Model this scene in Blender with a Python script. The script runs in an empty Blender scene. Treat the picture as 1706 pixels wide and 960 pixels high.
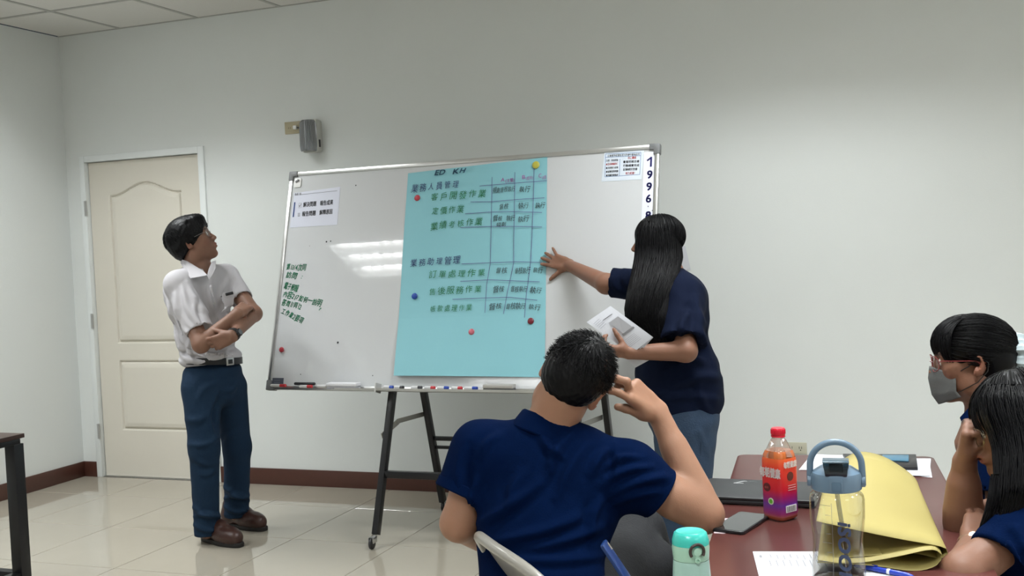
import bpy, bmesh, math, random
import numpy as np
from mathutils import Vector, Matrix

SC = bpy.context.scene
COL = SC.collection
random.seed(7)
RNG = np.random.default_rng(11)

# ------------------------------------------------------------------ camera
FPX, CX, CY = 1800.3, 853.0, 480.0
CAM = np.array([5.3207, -5.7520, 1.4417])
YAW, PITCH, ROLL = -0.36133, 0.04055, -0.04316
FW = np.array([math.sin(YAW) * math.cos(PITCH), math.cos(YAW) * math.cos(PITCH), -math.sin(PITCH)])
_r = np.array([math.cos(YAW), -math.sin(YAW), 0.0]); _u = np.cross(_r, FW)
RT = _r * math.cos(ROLL) + _u * math.sin(ROLL)
UP = _u * math.cos(ROLL) - _r * math.sin(ROLL)
camd = bpy.data.cameras.new('camera'); cam = bpy.data.objects.new('camera', camd); COL.objects.link(cam)
camd.sensor_width = 36.0; camd.lens = FPX / 1706.0 * 36.0; camd.clip_start = 0.05
M = Matrix(((RT[0], UP[0], -FW[0], CAM[0]), (RT[1], UP[1], -FW[1], CAM[1]), (RT[2], UP[2], -FW[2], CAM[2]), (0, 0, 0, 1)))
cam.matrix_world = M
SC.camera = cam

# ------------------------------------------------------------------ world, exposure
w = bpy.data.worlds.new('world'); SC.world = w; w.use_nodes = True
w.node_tree.nodes['Background'].inputs[0].default_value = (0.75, 0.85, 1.0, 1)
w.node_tree.nodes['Background'].inputs[1].default_value = 0.05
SC.view_settings.view_transform = 'Standard'; SC.view_settings.look = 'None'
SC.view_settings.gamma = 1.0; SC.view_settings.use_curve_mapping = False
SC.view_settings.exposure = -0.13
try: SC.cycles.transparent_max_bounces = 32
except Exception: pass

# ------------------------------------------------------------------ room sizes
CEIL = 2.947; RX = 8.6; RY = -9.0
GX0, GS = 0.507, 0.605           # ceiling grid
# troffer lamps: (grid column, grid row) of their near-corner tile; each covers 2 x 1 tiles
TROFFERS = [(0, 2), (6, 2), (11, 2), (0, 5), (7, 5), (11, 5), (0, 9), (6, 9), (11, 9), (3, 12), (9, 12)]
LAMP_W = 15.0; LAMP_COL = (0.96, 1.0, 1.0); LAMP_SPREAD = math.radians(138)

def lamp_strip(x, y, z, lx, ly):
    L = bpy.data.lights.new('lamp_tube_light', 'AREA'); L.shape = 'RECTANGLE'; L.size = lx; L.size_y = ly
    L.energy = LAMP_W; L.color = LAMP_COL; L.spread = LAMP_SPREAD
    o = bpy.data.objects.new('lamp_tube_light', L); o.location = (x, y, z); COL.objects.link(o)
    return o

# ------------------------------------------------------------------ pixel helpers (photo frame 1706 x 960)
def ray(x, y): return FW + RT * (x - CX) / FPX - UP * (y - CY) / FPX
def P(x, y, d): return CAM + ray(x, y) * d                       # a point at depth d metres
def onz(x, y, z): r = ray(x, y); return CAM + r * (z - CAM[2]) / r[2]
def ony(x, y, Y): r = ray(x, y); return CAM + r * (Y - CAM[1]) / r[1]
def D3(r, f, u=0.0): v = RT * r + FW * f + UP * u; return v / np.linalg.norm(v)   # direction: right, away, up

# ------------------------------------------------------------------ materials
def lin(h):
    if isinstance(h, str):
        h = h.lstrip('#'); h = [int(h[i:i + 2], 16) / 255 for i in (0, 2, 4)]
        return tuple((c / 12.92 if c <= 0.04045 else ((c + 0.055) / 1.055) ** 2.4) for c in h)
    return tuple(h)
MATS = {}
def mat(name, col, rough=0.5, metal=0.0, noise=0.0, nscale=20.0, bump=0.0, bscale=60.0, coat=0.0, spec=0.5,
        trans=0.0, sss=0.0, sheen=0.0, emit=None, ior=1.45, vcol=False, aniso=None):
    if name in MATS: return MATS[name]
    m = bpy.data.materials.new(name); m.use_nodes = True; MATS[name] = m
    nt = m.node_tree; b = nt.nodes['Principled BSDF']; c = lin(col)
    b.inputs['Base Color'].default_value = (*c, 1); b.inputs['Roughness'].default_value = rough
    b.inputs['Metallic'].default_value = metal; b.inputs['Specular IOR Level'].default_value = spec
    b.inputs['Coat Weight'].default_value = coat; b.inputs['Coat Roughness'].default_value = 0.08
    b.inputs['Transmission Weight'].default_value = trans; b.inputs['IOR'].default_value = ior
    b.inputs['Sheen Weight'].default_value = sheen
    if sss:
        b.inputs['Subsurface Weight'].default_value = sss; b.inputs['Subsurface Scale'].default_value = 0.012
        b.inputs['Subsurface Radius'].default_value = (1.0, 0.35, 0.2)
    if emit:
        b.inputs['Emission Color'].default_value = (*c, 1); b.inputs['Emission Strength'].default_value = emit
    tc = nt.nodes.new('ShaderNodeTexCoord')
    src = None
    if vcol:
        a = nt.nodes.new('ShaderNodeAttribute'); a.attribute_name = 'Col'; src = a.outputs['Color']
        nt.links.new(src, b.inputs['Base Color'])
    if noise:
        n = nt.nodes.new('ShaderNodeTexNoise'); n.inputs['Scale'].default_value = nscale; n.inputs['Detail'].default_value = 5
        nt.links.new(tc.outputs['Object'], n.inputs['Vector'])
        r = nt.nodes.new('ShaderNodeMapRange'); r.inputs['To Min'].default_value = 1 - noise; r.inputs['To Max'].default_value = 1 + noise
        nt.links.new(n.outputs['Fac'], r.inputs['Value'])
        mx = nt.nodes.new('ShaderNodeVectorMath'); mx.operation = 'SCALE'
        if src is None: mx.inputs[0].default_value = c
        else: nt.links.new(src, mx.inputs[0])
        nt.links.new(r.outputs['Result'], mx.inputs['Scale']); nt.links.new(mx.outputs[0], b.inputs['Base Color'])
    if bump:
        n = nt.nodes.new('ShaderNodeTexNoise'); n.inputs['Scale'].default_value = bscale; n.inputs['Detail'].default_value = 4
        if aniso:
            mp = nt.nodes.new('ShaderNodeMapping'); mp.inputs['Scale'].default_value = aniso
            nt.links.new(tc.outputs['Object'], mp.inputs['Vector']); nt.links.new(mp.outputs[0], n.inputs['Vector'])
        else: nt.links.new(tc.outputs['Object'], n.inputs['Vector'])
        bp = nt.nodes.new('ShaderNodeBump'); bp.inputs['Strength'].default_value = bump; bp.inputs['Distance'].default_value = 0.01
        nt.links.new(n.outputs['Fac'], bp.inputs['Height']); nt.links.new(bp.outputs[0], b.inputs['Normal'])
    return m

def clear_mat(name, tint, gloss_rough=0.05, fac=1.3):
    """thin clear plastic wall: tinted see-through with fresnel gloss"""
    if name in MATS: return MATS[name]
    m = bpy.data.materials.new(name); m.use_nodes = True; MATS[name] = m; nt = m.node_tree
    for n in list(nt.nodes): nt.nodes.remove(n)
    o = nt.nodes.new('ShaderNodeOutputMaterial'); t = nt.nodes.new('ShaderNodeBsdfTransparent'); g = nt.nodes.new('ShaderNodeBsdfGlossy')
    t.inputs[0].default_value = (*lin(tint), 1); g.inputs['Roughness'].default_value = gloss_rough
    lw = nt.nodes.new('ShaderNodeLayerWeight'); lw.inputs['Blend'].default_value = 0.35
    mr = nt.nodes.new('ShaderNodeMath'); mr.operation = 'MULTIPLY_ADD'; mr.inputs[1].default_value = 0.45 * fac; mr.inputs[2].default_value = 0.02
    mr.use_clamp = True; mx = nt.nodes.new('ShaderNodeMixShader')
    nt.links.new(lw.outputs['Facing'], mr.inputs[0]); nt.links.new(mr.outputs[0], mx.inputs[0])
    nt.links.new(t.outputs[0], mx.inputs[1]); nt.links.new(g.outputs[0], mx.inputs[2]); nt.links.new(mx.outputs[0], o.inputs[0])
    return m

# ------------------------------------------------------------------ object helpers
def tag(o, label=None, cat=None, group=None, kind=None):
    if label: o['label'] = label
    if cat: o['category'] = cat
    if group: o['group'] = group
    if kind: o['kind'] = kind
    return o
def fin(o, parent):
    COL.objects.link(o)
    if parent is not None:
        o.parent = parent; o.matrix_parent_inverse = parent_inv(parent)
    return o
def world_mat(p):
    m = p.matrix_basis.copy()
    if p.parent is not None: m = world_mat(p.parent) @ p.matrix_parent_inverse @ m
    return m
def parent_inv(p): return world_mat(p).inverted()
def empty(name, loc, rz=0.0, label=None, cat=None, group=None, kind=None, rot=None):
    o = bpy.data.objects.new(name, None); o.location = Vector([float(v) for v in loc]); o.empty_display_size = 0.1
    o.rotation_euler = rot if rot is not None else (0, 0, rz)
    COL.objects.link(o); tag(o, label, cat, group, kind); return o
def local(o_parent, o):
    """interpret o's mesh as being in the parent's own coordinates"""
    o.matrix_parent_inverse = Matrix(); return o
def mesh_np(name, V, Fq, m, parent=None, smooth=True, col=None, org=None):
    """V (n,3) world coords, faces list or (k,3|4) array"""
    V = np.asarray(V, float)
    org = V.mean(0) if org is None else np.asarray(org, float)
    me = bpy.data.meshes.new(name); me.from_pydata((V - org).tolist(), [], Fq.tolist() if isinstance(Fq, np.ndarray) else Fq)
    if smooth: me.polygons.foreach_set('use_smooth', [True] * len(me.polygons))
    if col is not None:
        a = me.color_attributes.new('Col', 'FLOAT_COLOR', 'POINT')
        a.data.foreach_set('color', np.concatenate([col, np.ones((len(V), 1))], 1).astype(np.float32).ravel())
    me.materials.append(m); me.update()
    o = bpy.data.objects.new(name, me); o.location = Vector(org.tolist()); return fin(o, parent)

class MB:
    """collects solids (world coordinates unless a frame is given) and links them as one mesh object"""
    def __init__(s, fr=None): s.bm = bmesh.new(); s.fr = fr
    def _x(s, p):
        p = np.asarray(p, float)
        return p if s.fr is None else s.fr.p(p)
    def faces(s, V, F):
        vs = [s.bm.verts.new(tuple(float(c) for c in s._x(v))) for v in V]
        for f in F:
            try: s.bm.faces.new([vs[i] for i in f])
            except ValueError: pass
        return s
    def box(s, a, b):
        a = np.minimum(a, b) * 1.0 if False else np.array(a, float); b = np.array(b, float)
        lo, hi = np.minimum(a, b), np.maximum(a, b)
        V = [(x, y, z) for x in (lo[0], hi[0]) for y in (lo[1], hi[1]) for z in (lo[2], hi[2])]
        return s.faces(V, [(0, 1, 3, 2), (4, 6, 7, 5), (0, 4, 5, 1), (2, 3, 7, 6), (0, 2, 6, 4), (1, 5, 7, 3)])
    def bar(s, a, b, w, h, up=(0, 0, 1)):
        a = np.array(a, float); b = np.array(b, float); d = b - a; d /= np.linalg.norm(d)
        u = np.array(up, float)
        if abs(d @ u) > .98: u = np.array((0, 1.0, 0))
        sx = np.cross(d, u); sx /= np.linalg.norm(sx); uy = np.cross(sx, d)
        V = [p + sx * i * w / 2 + uy * j * h / 2 for p in (a, b) for i, j in ((-1, -1), (1, -1), (1, 1), (-1, 1))]
        return s.faces(V, [(0, 3, 2, 1), (4, 5, 6, 7), (0, 1, 5, 4), (1, 2, 6, 5), (2, 3, 7, 6), (3, 0, 4, 7)])
    def tube(s, pts, r, n=10, closed=False, caps=True, flat=None):
        pts = [np.array(p, float) for p in pts]; N = len(pts); rr = r if hasattr(r, '__len__') else [r] * N
        V = []; prev = None
        for i in range(N):
            if closed: t = pts[(i + 1) % N] - pts[i - 1]
            else: t = pts[min(i + 1, N - 1)] - pts[max(i - 1, 0)]
            t = t / (np.linalg.norm(t) + 1e-12)
            if prev is None:
                u = np.array((0, 0, 1.0)) if flat is None else np.array(flat, float)
                if abs(t @ u) > .95: u = np.array((0, 1.0, 0))
            else: u = prev
            u = u - t * (u @ t); u /= np.linalg.norm(u); prev = u; v = np.cross(t, u)
            for k in range(n):
                a = 2 * math.pi * k / n; fy = 1.0 if flat is None else 0.45
                V.append(pts[i] + rr[i] * (math.cos(a) * u * fy + math.sin(a) * v))
        F = []
        for i in range(N if closed else N - 1):
            for k in range(n):
                j = (i + 1) % N; F.append((i * n + k, i * n + (k + 1) % n, j * n + (k + 1) % n, j * n + k))
        if not closed and caps: F += [tuple(range(n))[::-1], tuple((N - 1) * n + k for k in range(n))]
        return s.faces(V, F)
    def lathe(s, prof, c=(0, 0, 0), n=32, ax=None, sq=None):
        """prof list of (r, z) around c (axis z or ax); sq = squareness power"""
        c = np.array(c, float); ax = np.array((0, 0, 1.0)) if ax is None else np.array(ax, float) / np.linalg.norm(ax)
        u = np.cross(ax, (0, 1.0, 0)) if abs(ax[1]) < .9 else np.cross(ax, (1.0, 0, 0)); u /= np.linalg.norm(u); v = np.cross(ax, u)
        V = []; F = []; idx = []
        for r, z in prof:
            row = []
            if r < 1e-6: V.append(c + ax * z); row = [len(V) - 1] * n
            else:
                for k in range(n):
                    a = 2 * math.pi * k / n; q = 1.0
                    if sq: q = (abs(math.cos(a)) ** sq + abs(math.sin(a)) ** sq) ** (-1 / sq)
                    V.append(c + ax * z + r * q * (math.cos(a) * u + math.sin(a) * v)); row.append(len(V) - 1)
            idx.append(row)
        for i in range(len(prof) - 1):
            for k in range(n):
                f = [idx[i][k], idx[i][(k + 1) % n], idx[i + 1][(k + 1) % n], idx[i + 1][k]]
                g = []
                for q in f:
                    if q not in g: g.append(q)
                if len(g) > 2: F.append(tuple(g))
        return s.faces(V, F)
    def prism(s, poly, d0, d1, fn):
        """poly 2-D points -> fn(x, y, depth) world, extruded between depths"""
        n = len(poly); V = [fn(x, y, d0) for x, y in poly] + [fn(x, y, d1) for x, y in poly]
        F = [tuple(range(n))[::-1], tuple(range(n, 2 * n))] + [(i, (i + 1) % n, n + (i + 1) % n, n + i) for i in range(n)]
        return s.faces(V, F)
    def build(s, name, m, parent=None, bevel=0.0, seg=2, smooth=None, kind=None, label=None, keep=False):
        bm = s.bm; bmesh.ops.recalc_face_normals(bm, faces=bm.faces)
        if bevel:
            es = [e for e in bm.edges if len(e.link_faces) == 2 and e.calc_face_angle(0) > math.radians(35)]
            try: bmesh.ops.bevel(bm, geom=es, offset=bevel, segments=seg, affect='EDGES', profile=0.5)
            except Exception: pass
        me = bpy.data.meshes.new(name); co = np.array([v.co[:] for v in bm.verts]); c = (co.min(0) + co.max(0)) / 2 if len(co) else np.zeros(3)
        bmesh.ops.translate(bm, verts=bm.verts, vec=Vector((-c).tolist()))
        bm.to_mesh(me); bm.free(); me.materials.append(m)
        if smooth is None: smooth = True
        if smooth:
            me.polygons.foreach_set('use_smooth', [True] * len(me.polygons)); me.update()
            try: me.set_sharp_from_angle(angle=math.radians(38))
            except Exception: pass
        o = bpy.data.objects.new(name, me); o.location = Vector(c.tolist()); fin(o, parent)
        if kind: o['kind'] = kind
        if label: o['label'] = label
        return o

class Fr:
    """orthonormal frame: columns X, Y, Z and an origin"""
    def __init__(s, o, x=None, y=None, z=None, sc=1.0):
        s.o = np.array(o, float)
        def nz(v): v = np.array(v, float); return v / np.linalg.norm(v)
        if y is not None and z is not None:
            y = nz(y); x = nz(np.cross(y, nz(z))); z = np.cross(x, y)
        elif x is not None and y is not None:
            x = nz(x); z = nz(np.cross(x, nz(y))); y = np.cross(z, x)
        elif x is not None and z is not None:
            x = nz(x); y = nz(np.cross(nz(z), x)); z = np.cross(x, y)
        s.R = np.stack([x, y, z], 1); s.sc = sc
    def p(s, q): return s.o + s.sc * (s.R @ np.asarray(q, float))
    def pa(s, Q): return s.o + s.sc * (np.asarray(Q, float) @ s.R.T)
    def v(s, q): return s.R @ np.asarray(q, float)
    def inv(s, Q): return ((np.asarray(Q, float) - s.o) @ s.R) / s.sc
def flat_sheet(name, corners, m, parent=None, nx=6, ny=6, thick=0.0006, fn=None):
    """thin sheet through 4 corners (tl, tr, br, bl); fn(u,v)->offset along normal"""
    tl, tr, br, bl = [np.array(c, float) for c in corners]
    n = np.cross(tr - tl, bl - tl); n /= np.linalg.norm(n)
    if n @ (CAM - tl) < 0: n = -n
    V = []
    for j in range(ny + 1):
        for i in range(nx + 1):
            u, v = i / nx, j / ny
            p = (tl * (1 - u) + tr * u) * (1 - v) + (bl * (1 - u) + br * u) * v
            V.append(p + n * (fn(u, v) if fn else 0))
    k = len(V); V2 = [p - n * thick for p in V]; F = []
    def q(i, j): return j * (nx + 1) + i
    for j in range(ny):
        for i in range(nx):
            a = (q(i, j), q(i + 1, j), q(i + 1, j + 1), q(i, j + 1)); F.append(a); F.append(tuple(k + t for t in a[::-1]))
    rim = [q(i, 0) for i in range(nx + 1)] + [q(nx, j) for j in range(1, ny + 1)] + [q(i, ny) for i in range(nx - 1, -1, -1)] + [q(0, j) for j in range(ny - 1, 0, -1)]
    for a, b in zip(rim, rim[1:] + rim[:1]): F.append((b, a, k + a, k + b))
    return mesh_np(name, np.array(V + V2), F, m, parent, smooth=False)

# ------------------------------------------------------------------ lettering
_gl = {}
def glyph(ch):
    if ch in _gl: return _gl[ch]
    c = bpy.data.curves.new('t', 'FONT'); c.body = ch; c.size = 1.0; c.resolution_u = 3
    o = bpy.data.objects.new('t', c); COL.objects.link(o); bpy.context.view_layer.update()
    me = bpy.data.meshes.new_from_object(o.evaluated_get(bpy.context.evaluated_depsgraph_get()))
    V = np.array([v.co[:] for v in me.vertices]).reshape(-1, 3)[:, :2]; F = [tuple(p.vertices) for p in me.polygons]
    wdt = (V[:, 0].max() if len(V) else 0.3)
    adv = 1.0 if ord(ch) > 0x2000 else wdt + 0.08
    bpy.data.objects.remove(o); bpy.data.curves.remove(c); bpy.data.meshes.remove(me)
    _gl[ch] = (V, F, adv); return _gl[ch]
def write(name, s, fn, m, parent, size, x0=0, y0=0, width=None, slant=0.0, jitter=0.0, rot=0.0, bold=0.0, org=None, track=0.0):
    """lay string s on a surface: fn(x, y) -> world point; flat marks a hair above it"""
    Vs = []; Fs = []; x = 0.0; k = 0
    for ch in s:
        if ch == ' ': x += 0.45; continue
        V, F, adv = glyph(ch)
        if len(V):
            a = random.uniform(-jitter, jitter) * 0.25; sc = 1 + random.uniform(-jitter, jitter) * 0.3
            c = np.array([adv / 2, .35]); W = (V - c) * sc; W = W @ np.array([[math.cos(a), math.sin(a)], [-math.sin(a), math.cos(a)]]) + c
            W[:, 0] += slant * W[:, 1] + x; W[:, 1] += random.uniform(-jitter, jitter) * .12
            for dx, dy in ([(0, 0)] if not bold else [(0, 0), (bold, 0), (0, bold), (bold, bold)]):
                Vs.append(W + [dx, dy]); Fs += [tuple(i + k for i in f) for f in F]; k += len(V)
        x += adv + track
    if not Vs: return None
    A = np.concatenate(Vs); tot = max(x, .01); sx = size if width is None else width / tot
    X = A[:, 0] * sx; Y = A[:, 1] * size
    Xr = x0 + X * math.cos(rot) - Y * math.sin(rot); Yr = y0 + X * math.sin(rot) + Y * math.cos(rot)
    W = np.array([fn(a, b) for a, b in zip(Xr, Yr)])
    return mesh_np(name, W, Fs, m, parent, smooth=False, org=org)
def stroke(name, pts, fn, wd, m, parent):
    """thin drawn line through 2-D points"""
    V = []; F = []; pts = [np.array(p, float) for p in pts]
    for i, p in enumerate(pts):
        t = pts[min(i + 1, len(pts) - 1)] - pts[max(i - 1, 0)]; t /= np.linalg.norm(t); n = np.array([-t[1], t[0]]) * wd / 2
        V += [fn(*(p + n)), fn(*(p - n))]
    for i in range(len(pts) - 1): F.append((2 * i, 2 * i + 1, 2 * i + 3, 2 * i + 2))
    return mesh_np(name, np.array(V), F, m, parent, smooth=False)

# ------------------------------------------------------------------ signed-distance modelling (bodies, clothes, hair cores)
def axis(lo, hi, h, fine=()):
    """grid line positions: spacing h, finer inside (a, b, h2) spans"""
    out = [lo]; x = lo
    while x < hi:
        s = h
        for a, b, h2 in fine:
            if a <= x <= b: s = min(s, h2)
            elif x < a and x + s > a: s = max(a - x, h2)
        x += s; out.append(x)
    return np.array(out, np.float32)
class SDF:
    def __init__(s, pts, h, fine=(), pad=0.12):
        """pts: extent points; fine: list of (center, half-size, h)"""
        Q = np.array(pts); lo = Q.min(0) - pad; hi = Q.max(0) + pad
        s.ax = [axis(lo[i], hi[i], h, [(c[i] - r, c[i] + r, hh) for c, r, hh in fine]) for i in range(3)]
        s.d = np.full([len(a) for a in s.ax], 1.0, np.float32); s.h = h
    def win(s, lo, hi):
        sl = []
        for i in range(3):
            a = np.searchsorted(s.ax[i], lo[i]); b = np.searchsorted(s.ax[i], hi[i]); sl.append(slice(max(a - 1, 0), b + 1))
        return tuple(sl)
    def grid(s, sl): return (s.ax[0][sl[0]][:, None, None], s.ax[1][sl[1]][None, :, None], s.ax[2][sl[2]][None, None, :])
    def mix(s, sl, q, k, mode):
        d = s.d[sl]
        if mode == 'add':
            if k > 0: hh = np.maximum(k - np.abs(d - q), 0) / k; s.d[sl] = np.minimum(d, q) - hh * hh * k * .25
            else: s.d[sl] = np.minimum(d, q)
        elif mode == 'sub':
            q = -q
            if k > 0: hh = np.maximum(k - np.abs(d - q), 0) / k; s.d[sl] = np.maximum(d, q) + hh * hh * k * .25
            else: s.d[sl] = np.maximum(d, q)
    def cone(s, a, b, ra, rb=None, k=0.02, n=None, f=1.0, mode='add', cut=None):
        a = np.array(a, float); b = np.array(b, float); rb = ra if rb is None else rb
        m = max(ra, rb) + k + 3 * s.h; lo = np.minimum(a, b) - m; hi = np.maximum(a, b) + m; sl = s.win(lo, hi)
        X, Y, Z = s.grid(sl)
        if X.size == 0 or Y.size == 0 or Z.size == 0: return s
        px, py, pz = X - a[0], Y - a[1], Z - a[2]; ba = b - a
        if n is not None:
            n = np.array(n, float); n /= np.linalg.norm(n); dn = px * n[0] + py * n[1] + pz * n[2]
            px = px + (f - 1) * dn * n[0]; py = py + (f - 1) * dn * n[1]; pz = pz + (f - 1) * dn * n[2]; ba = ba + (f - 1) * (ba @ n) * n
        L = ba @ ba + 1e-12; t = np.clip((px * ba[0] + py * ba[1] + pz * ba[2]) / L, 0, 1)
        q = np.sqrt((px - t * ba[0]) ** 2 + (py - t * ba[1]) ** 2 + (pz - t * ba[2]) ** 2) - (ra + (rb - ra) * t)
        if n is not None and f > 1: q = q * (1 / f ** .5)
        if cut:
            u = b - a; u /= np.linalg.norm(u)
            if 'b' in cut: q = np.maximum(q, (X - b[0]) * u[0] + (Y - b[1]) * u[1] + (Z - b[2]) * u[2])
            if 'a' in cut: q = np.maximum(q, -((X - a[0]) * u[0] + (Y - a[1]) * u[1] + (Z - a[2]) * u[2]))
        s.mix(sl, q, k, mode); return s
    def chain(s, pts, rs, k=0.02, n=None, f=1.0, mode='add'):
        for i in range(len(pts) - 1): s.cone(pts[i], pts[i + 1], rs[i], rs[i + 1], k, n, f, mode)
        return s
    def ell(s, c, r, R=None, k=0.02, mode='add'):
        c = np.array(c, float); r = np.array(r, float); m = r.max() + k + 3 * s.h; sl = s.win(c - m, c + m); X, Y, Z = s.grid(sl)
        px, py, pz = X - c[0], Y - c[1], Z - c[2]
        if R is not None: q = [px * R[0, i] + py * R[1, i] + pz * R[2, i] for i in range(3)]
        else: q = [px, py, pz]
        k0 = np.sqrt(sum((q[i] / r[i]) ** 2 for i in range(3))); k1 = np.sqrt(sum((q[i] / r[i] ** 2) ** 2 for i in range(3))) + 1e-9
        s.mix(sl, k0 * (k0 - 1) / k1, k, mode); return s
    def plane(s, p, n, k=0.0, lo=None, hi=None):
        """remove what lies on the n side of p"""
        lo = np.array([a[0] for a in s.ax]) - 1 if lo is None else lo; hi = np.array([a[-1] for a in s.ax]) + 1 if hi is None else hi
        n = np.array(n, float); n /= np.linalg.norm(n); sl = s.win(lo, hi); X, Y, Z = s.grid(sl)
        q = (X - p[0]) * n[0] + (Y - p[1]) * n[1] + (Z - p[2]) * n[2]; s.mix(sl, -q, k, 'sub'); return s
    def bumps(s, amp, fn):
        X, Y, Z = s.grid((slice(None),) * 3); s.d += (amp * fn(X, Y, Z)).astype(np.float32); return s
    def mesh(s, smooth=1):
        d = s.d; d[0] = d[-1] = 1; d[:, 0] = d[:, -1] = 1; d[:, :, 0] = d[:, :, -1] = 1
        ins = d < 0; c = ins[:-1, :-1, :-1].astype(np.int8)
        tot = np.zeros_like(c)
        for i in (0, 1):
            for j in (0, 1):
                for k in (0, 1):
                    tot += ins[i:ins.shape[0] - 1 + i, j:ins.shape[1] - 1 + j, k:ins.shape[2] - 1 + k]
        act = (tot > 0) & (tot < 8); I, J, K = np.nonzero(act); n = len(I)
        idx = np.full(act.shape, -1, np.int32); idx[I, J, K] = np.arange(n)
        acc = np.zeros((n, 3)); cnt = np.zeros(n); ax = s.ax
        cor = [(a, b, c2) for a in (0, 1) for b in (0, 1) for c2 in (0, 1)]
        val = {o: d[I + o[0], J + o[1], K + o[2]] for o in cor}
        pos = {o: np.stack([ax[0][I + o[0]], ax[1][J + o[1]], ax[2][K + o[2]]], 1).astype(float) for o in cor}
        for o in cor:
            for a in range(3):
                if o[a] == 0:
                    o2 = tuple(1 if q == a else o[q] for q in range(3)); v1, v2 = val[o], val[o2]; mk = (v1 < 0) != (v2 < 0)
                    t = np.where(mk, v1 / np.where(mk, v1 - v2, 1), 0)[:, None]
                    acc += np.where(mk[:, None], pos[o] * (1 - t) + pos[o2] * t, 0); cnt += mk
        V = acc / cnt[:, None]; Fs = []
        for a in range(3):
            s1 = [slice(1, -1)] * 3; s1[a] = slice(0, -1); s2 = [slice(1, -1)] * 3; s2[a] = slice(1, None)
            A = ins[tuple(s1)]; B = ins[tuple(s2)]; df = A != B; i, j, k = np.nonzero(df)
            g = [i + (0 if a == 0 else 1), j + (0 if a == 1 else 1), k + (0 if a == 2 else 1)]
            b, c2 = [(1, 2), (2, 0), (0, 1)][a]
            def at(ob, oc):
                h = [x.copy() for x in g]; h[b] -= ob; h[c2] -= oc; return idx[h[0], h[1], h[2]]
            q = np.stack([at(1, 1), at(0, 1), at(0, 0), at(1, 0)], 1); fl = B[i, j, k] & ~A[i, j, k]
            q[fl] = q[fl][:, ::-1]; Fs.append(q)
        F = np.concatenate(Fs); F = F[(F >= 0).all(1)]
        E = np.concatenate([F[:, [0, 1]], F[:, [1, 2]], F[:, [2, 3]], F[:, [3, 0]]]); deg = np.bincount(E.ravel(), minlength=n).astype(float) + 1e-9
        def lap(V):
            A = np.zeros_like(V)
            for q in range(3): A[:, q] = np.bincount(E[:, 0], V[E[:, 1], q], n) + np.bincount(E[:, 1], V[E[:, 0], q], n)
            return A / deg[:, None] - V
        for _ in range(smooth): V = V + .5 * lap(V); V = V - .52 * lap(V)
        return V, F

def strands(name, paths, r0, r1, m, parent, sides=3, kind='stuff', flat=None):
    """paths (n, k, 3): thin tapering locks joined as one hair mesh"""
    n, k, _ = paths.shape; T = np.gradient(paths, axis=1); T /= np.linalg.norm(T, axis=2, keepdims=True) + 1e-9
    ref = np.array([0.31, 0.22, 0.92]); U = np.cross(T, ref); U /= np.linalg.norm(U, axis=2, keepdims=True) + 1e-9; W = np.cross(T, U)
    rad = np.linspace(r0, r1, k)[None, :, None]; V = []
    for a in range(sides):
        th = 2 * math.pi * a / sides; V.append(paths + rad * (math.cos(th) * U + math.sin(th) * W))
    V = np.stack(V, 2).reshape(-1, 3); F = []
    base = (np.arange(n)[:, None] * k + np.arange(k - 1)[None, :]).ravel() * sides
    for a in range(sides):
        b = (a + 1) % sides; F.append(np.stack([base + a, base + b, base + b + sides, base + a + sides], 1))
    o = mesh_np(name, V, np.concatenate(F), m, parent)
    if kind: o['kind'] = kind
    return o
# ================================================================== SETTING
m_wall = mat('wall_paint', (0.70, 0.725, 0.715), 0.75, noise=0.02, nscale=3, bump=0.05, bscale=180)
m_ceil = mat('ceiling_tile_mineral', (0.70, 0.69, 0.66), 0.9, noise=0.05, nscale=150, bump=0.25, bscale=300)
m_grid = mat('ceiling_grid_paint', (0.42, 0.42, 0.40), 0.5)
m_floor = mat('polished_porcelain', (0.36, 0.328, 0.270), 0.045, noise=0.06, nscale=2.5, spec=0.85, bump=0.012, bscale=3)
m_grout = mat('grout', (0.17, 0.145, 0.11), 0.9)
m_base = mat('brown_skirting', (0.072, 0.026, 0.018), 0.35, noise=0.08, nscale=30)
m_door = mat('cream_door', (0.66, 0.625, 0.55), 0.55, noise=0.015, nscale=8)
m_trim = mat('white_door_trim', (0.74, 0.77, 0.77), 0.5)
m_steel = mat('steel', (0.55, 0.55, 0.55), 0.3, metal=1.0)
m_white = mat('white_plastic', (0.75, 0.75, 0.74), 0.4)
m_paper = mat('white_paper', (0.60, 0.61, 0.66), 0.75, spec=.2)
m_ink = mat('black_ink', (0.015, 0.016, 0.02), 0.5)
m_greyink = mat('grey_print', (0.22, 0.23, 0.27), 0.6)
m_black = mat('black_plastic', (0.012, 0.012, 0.014), 0.35)

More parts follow.
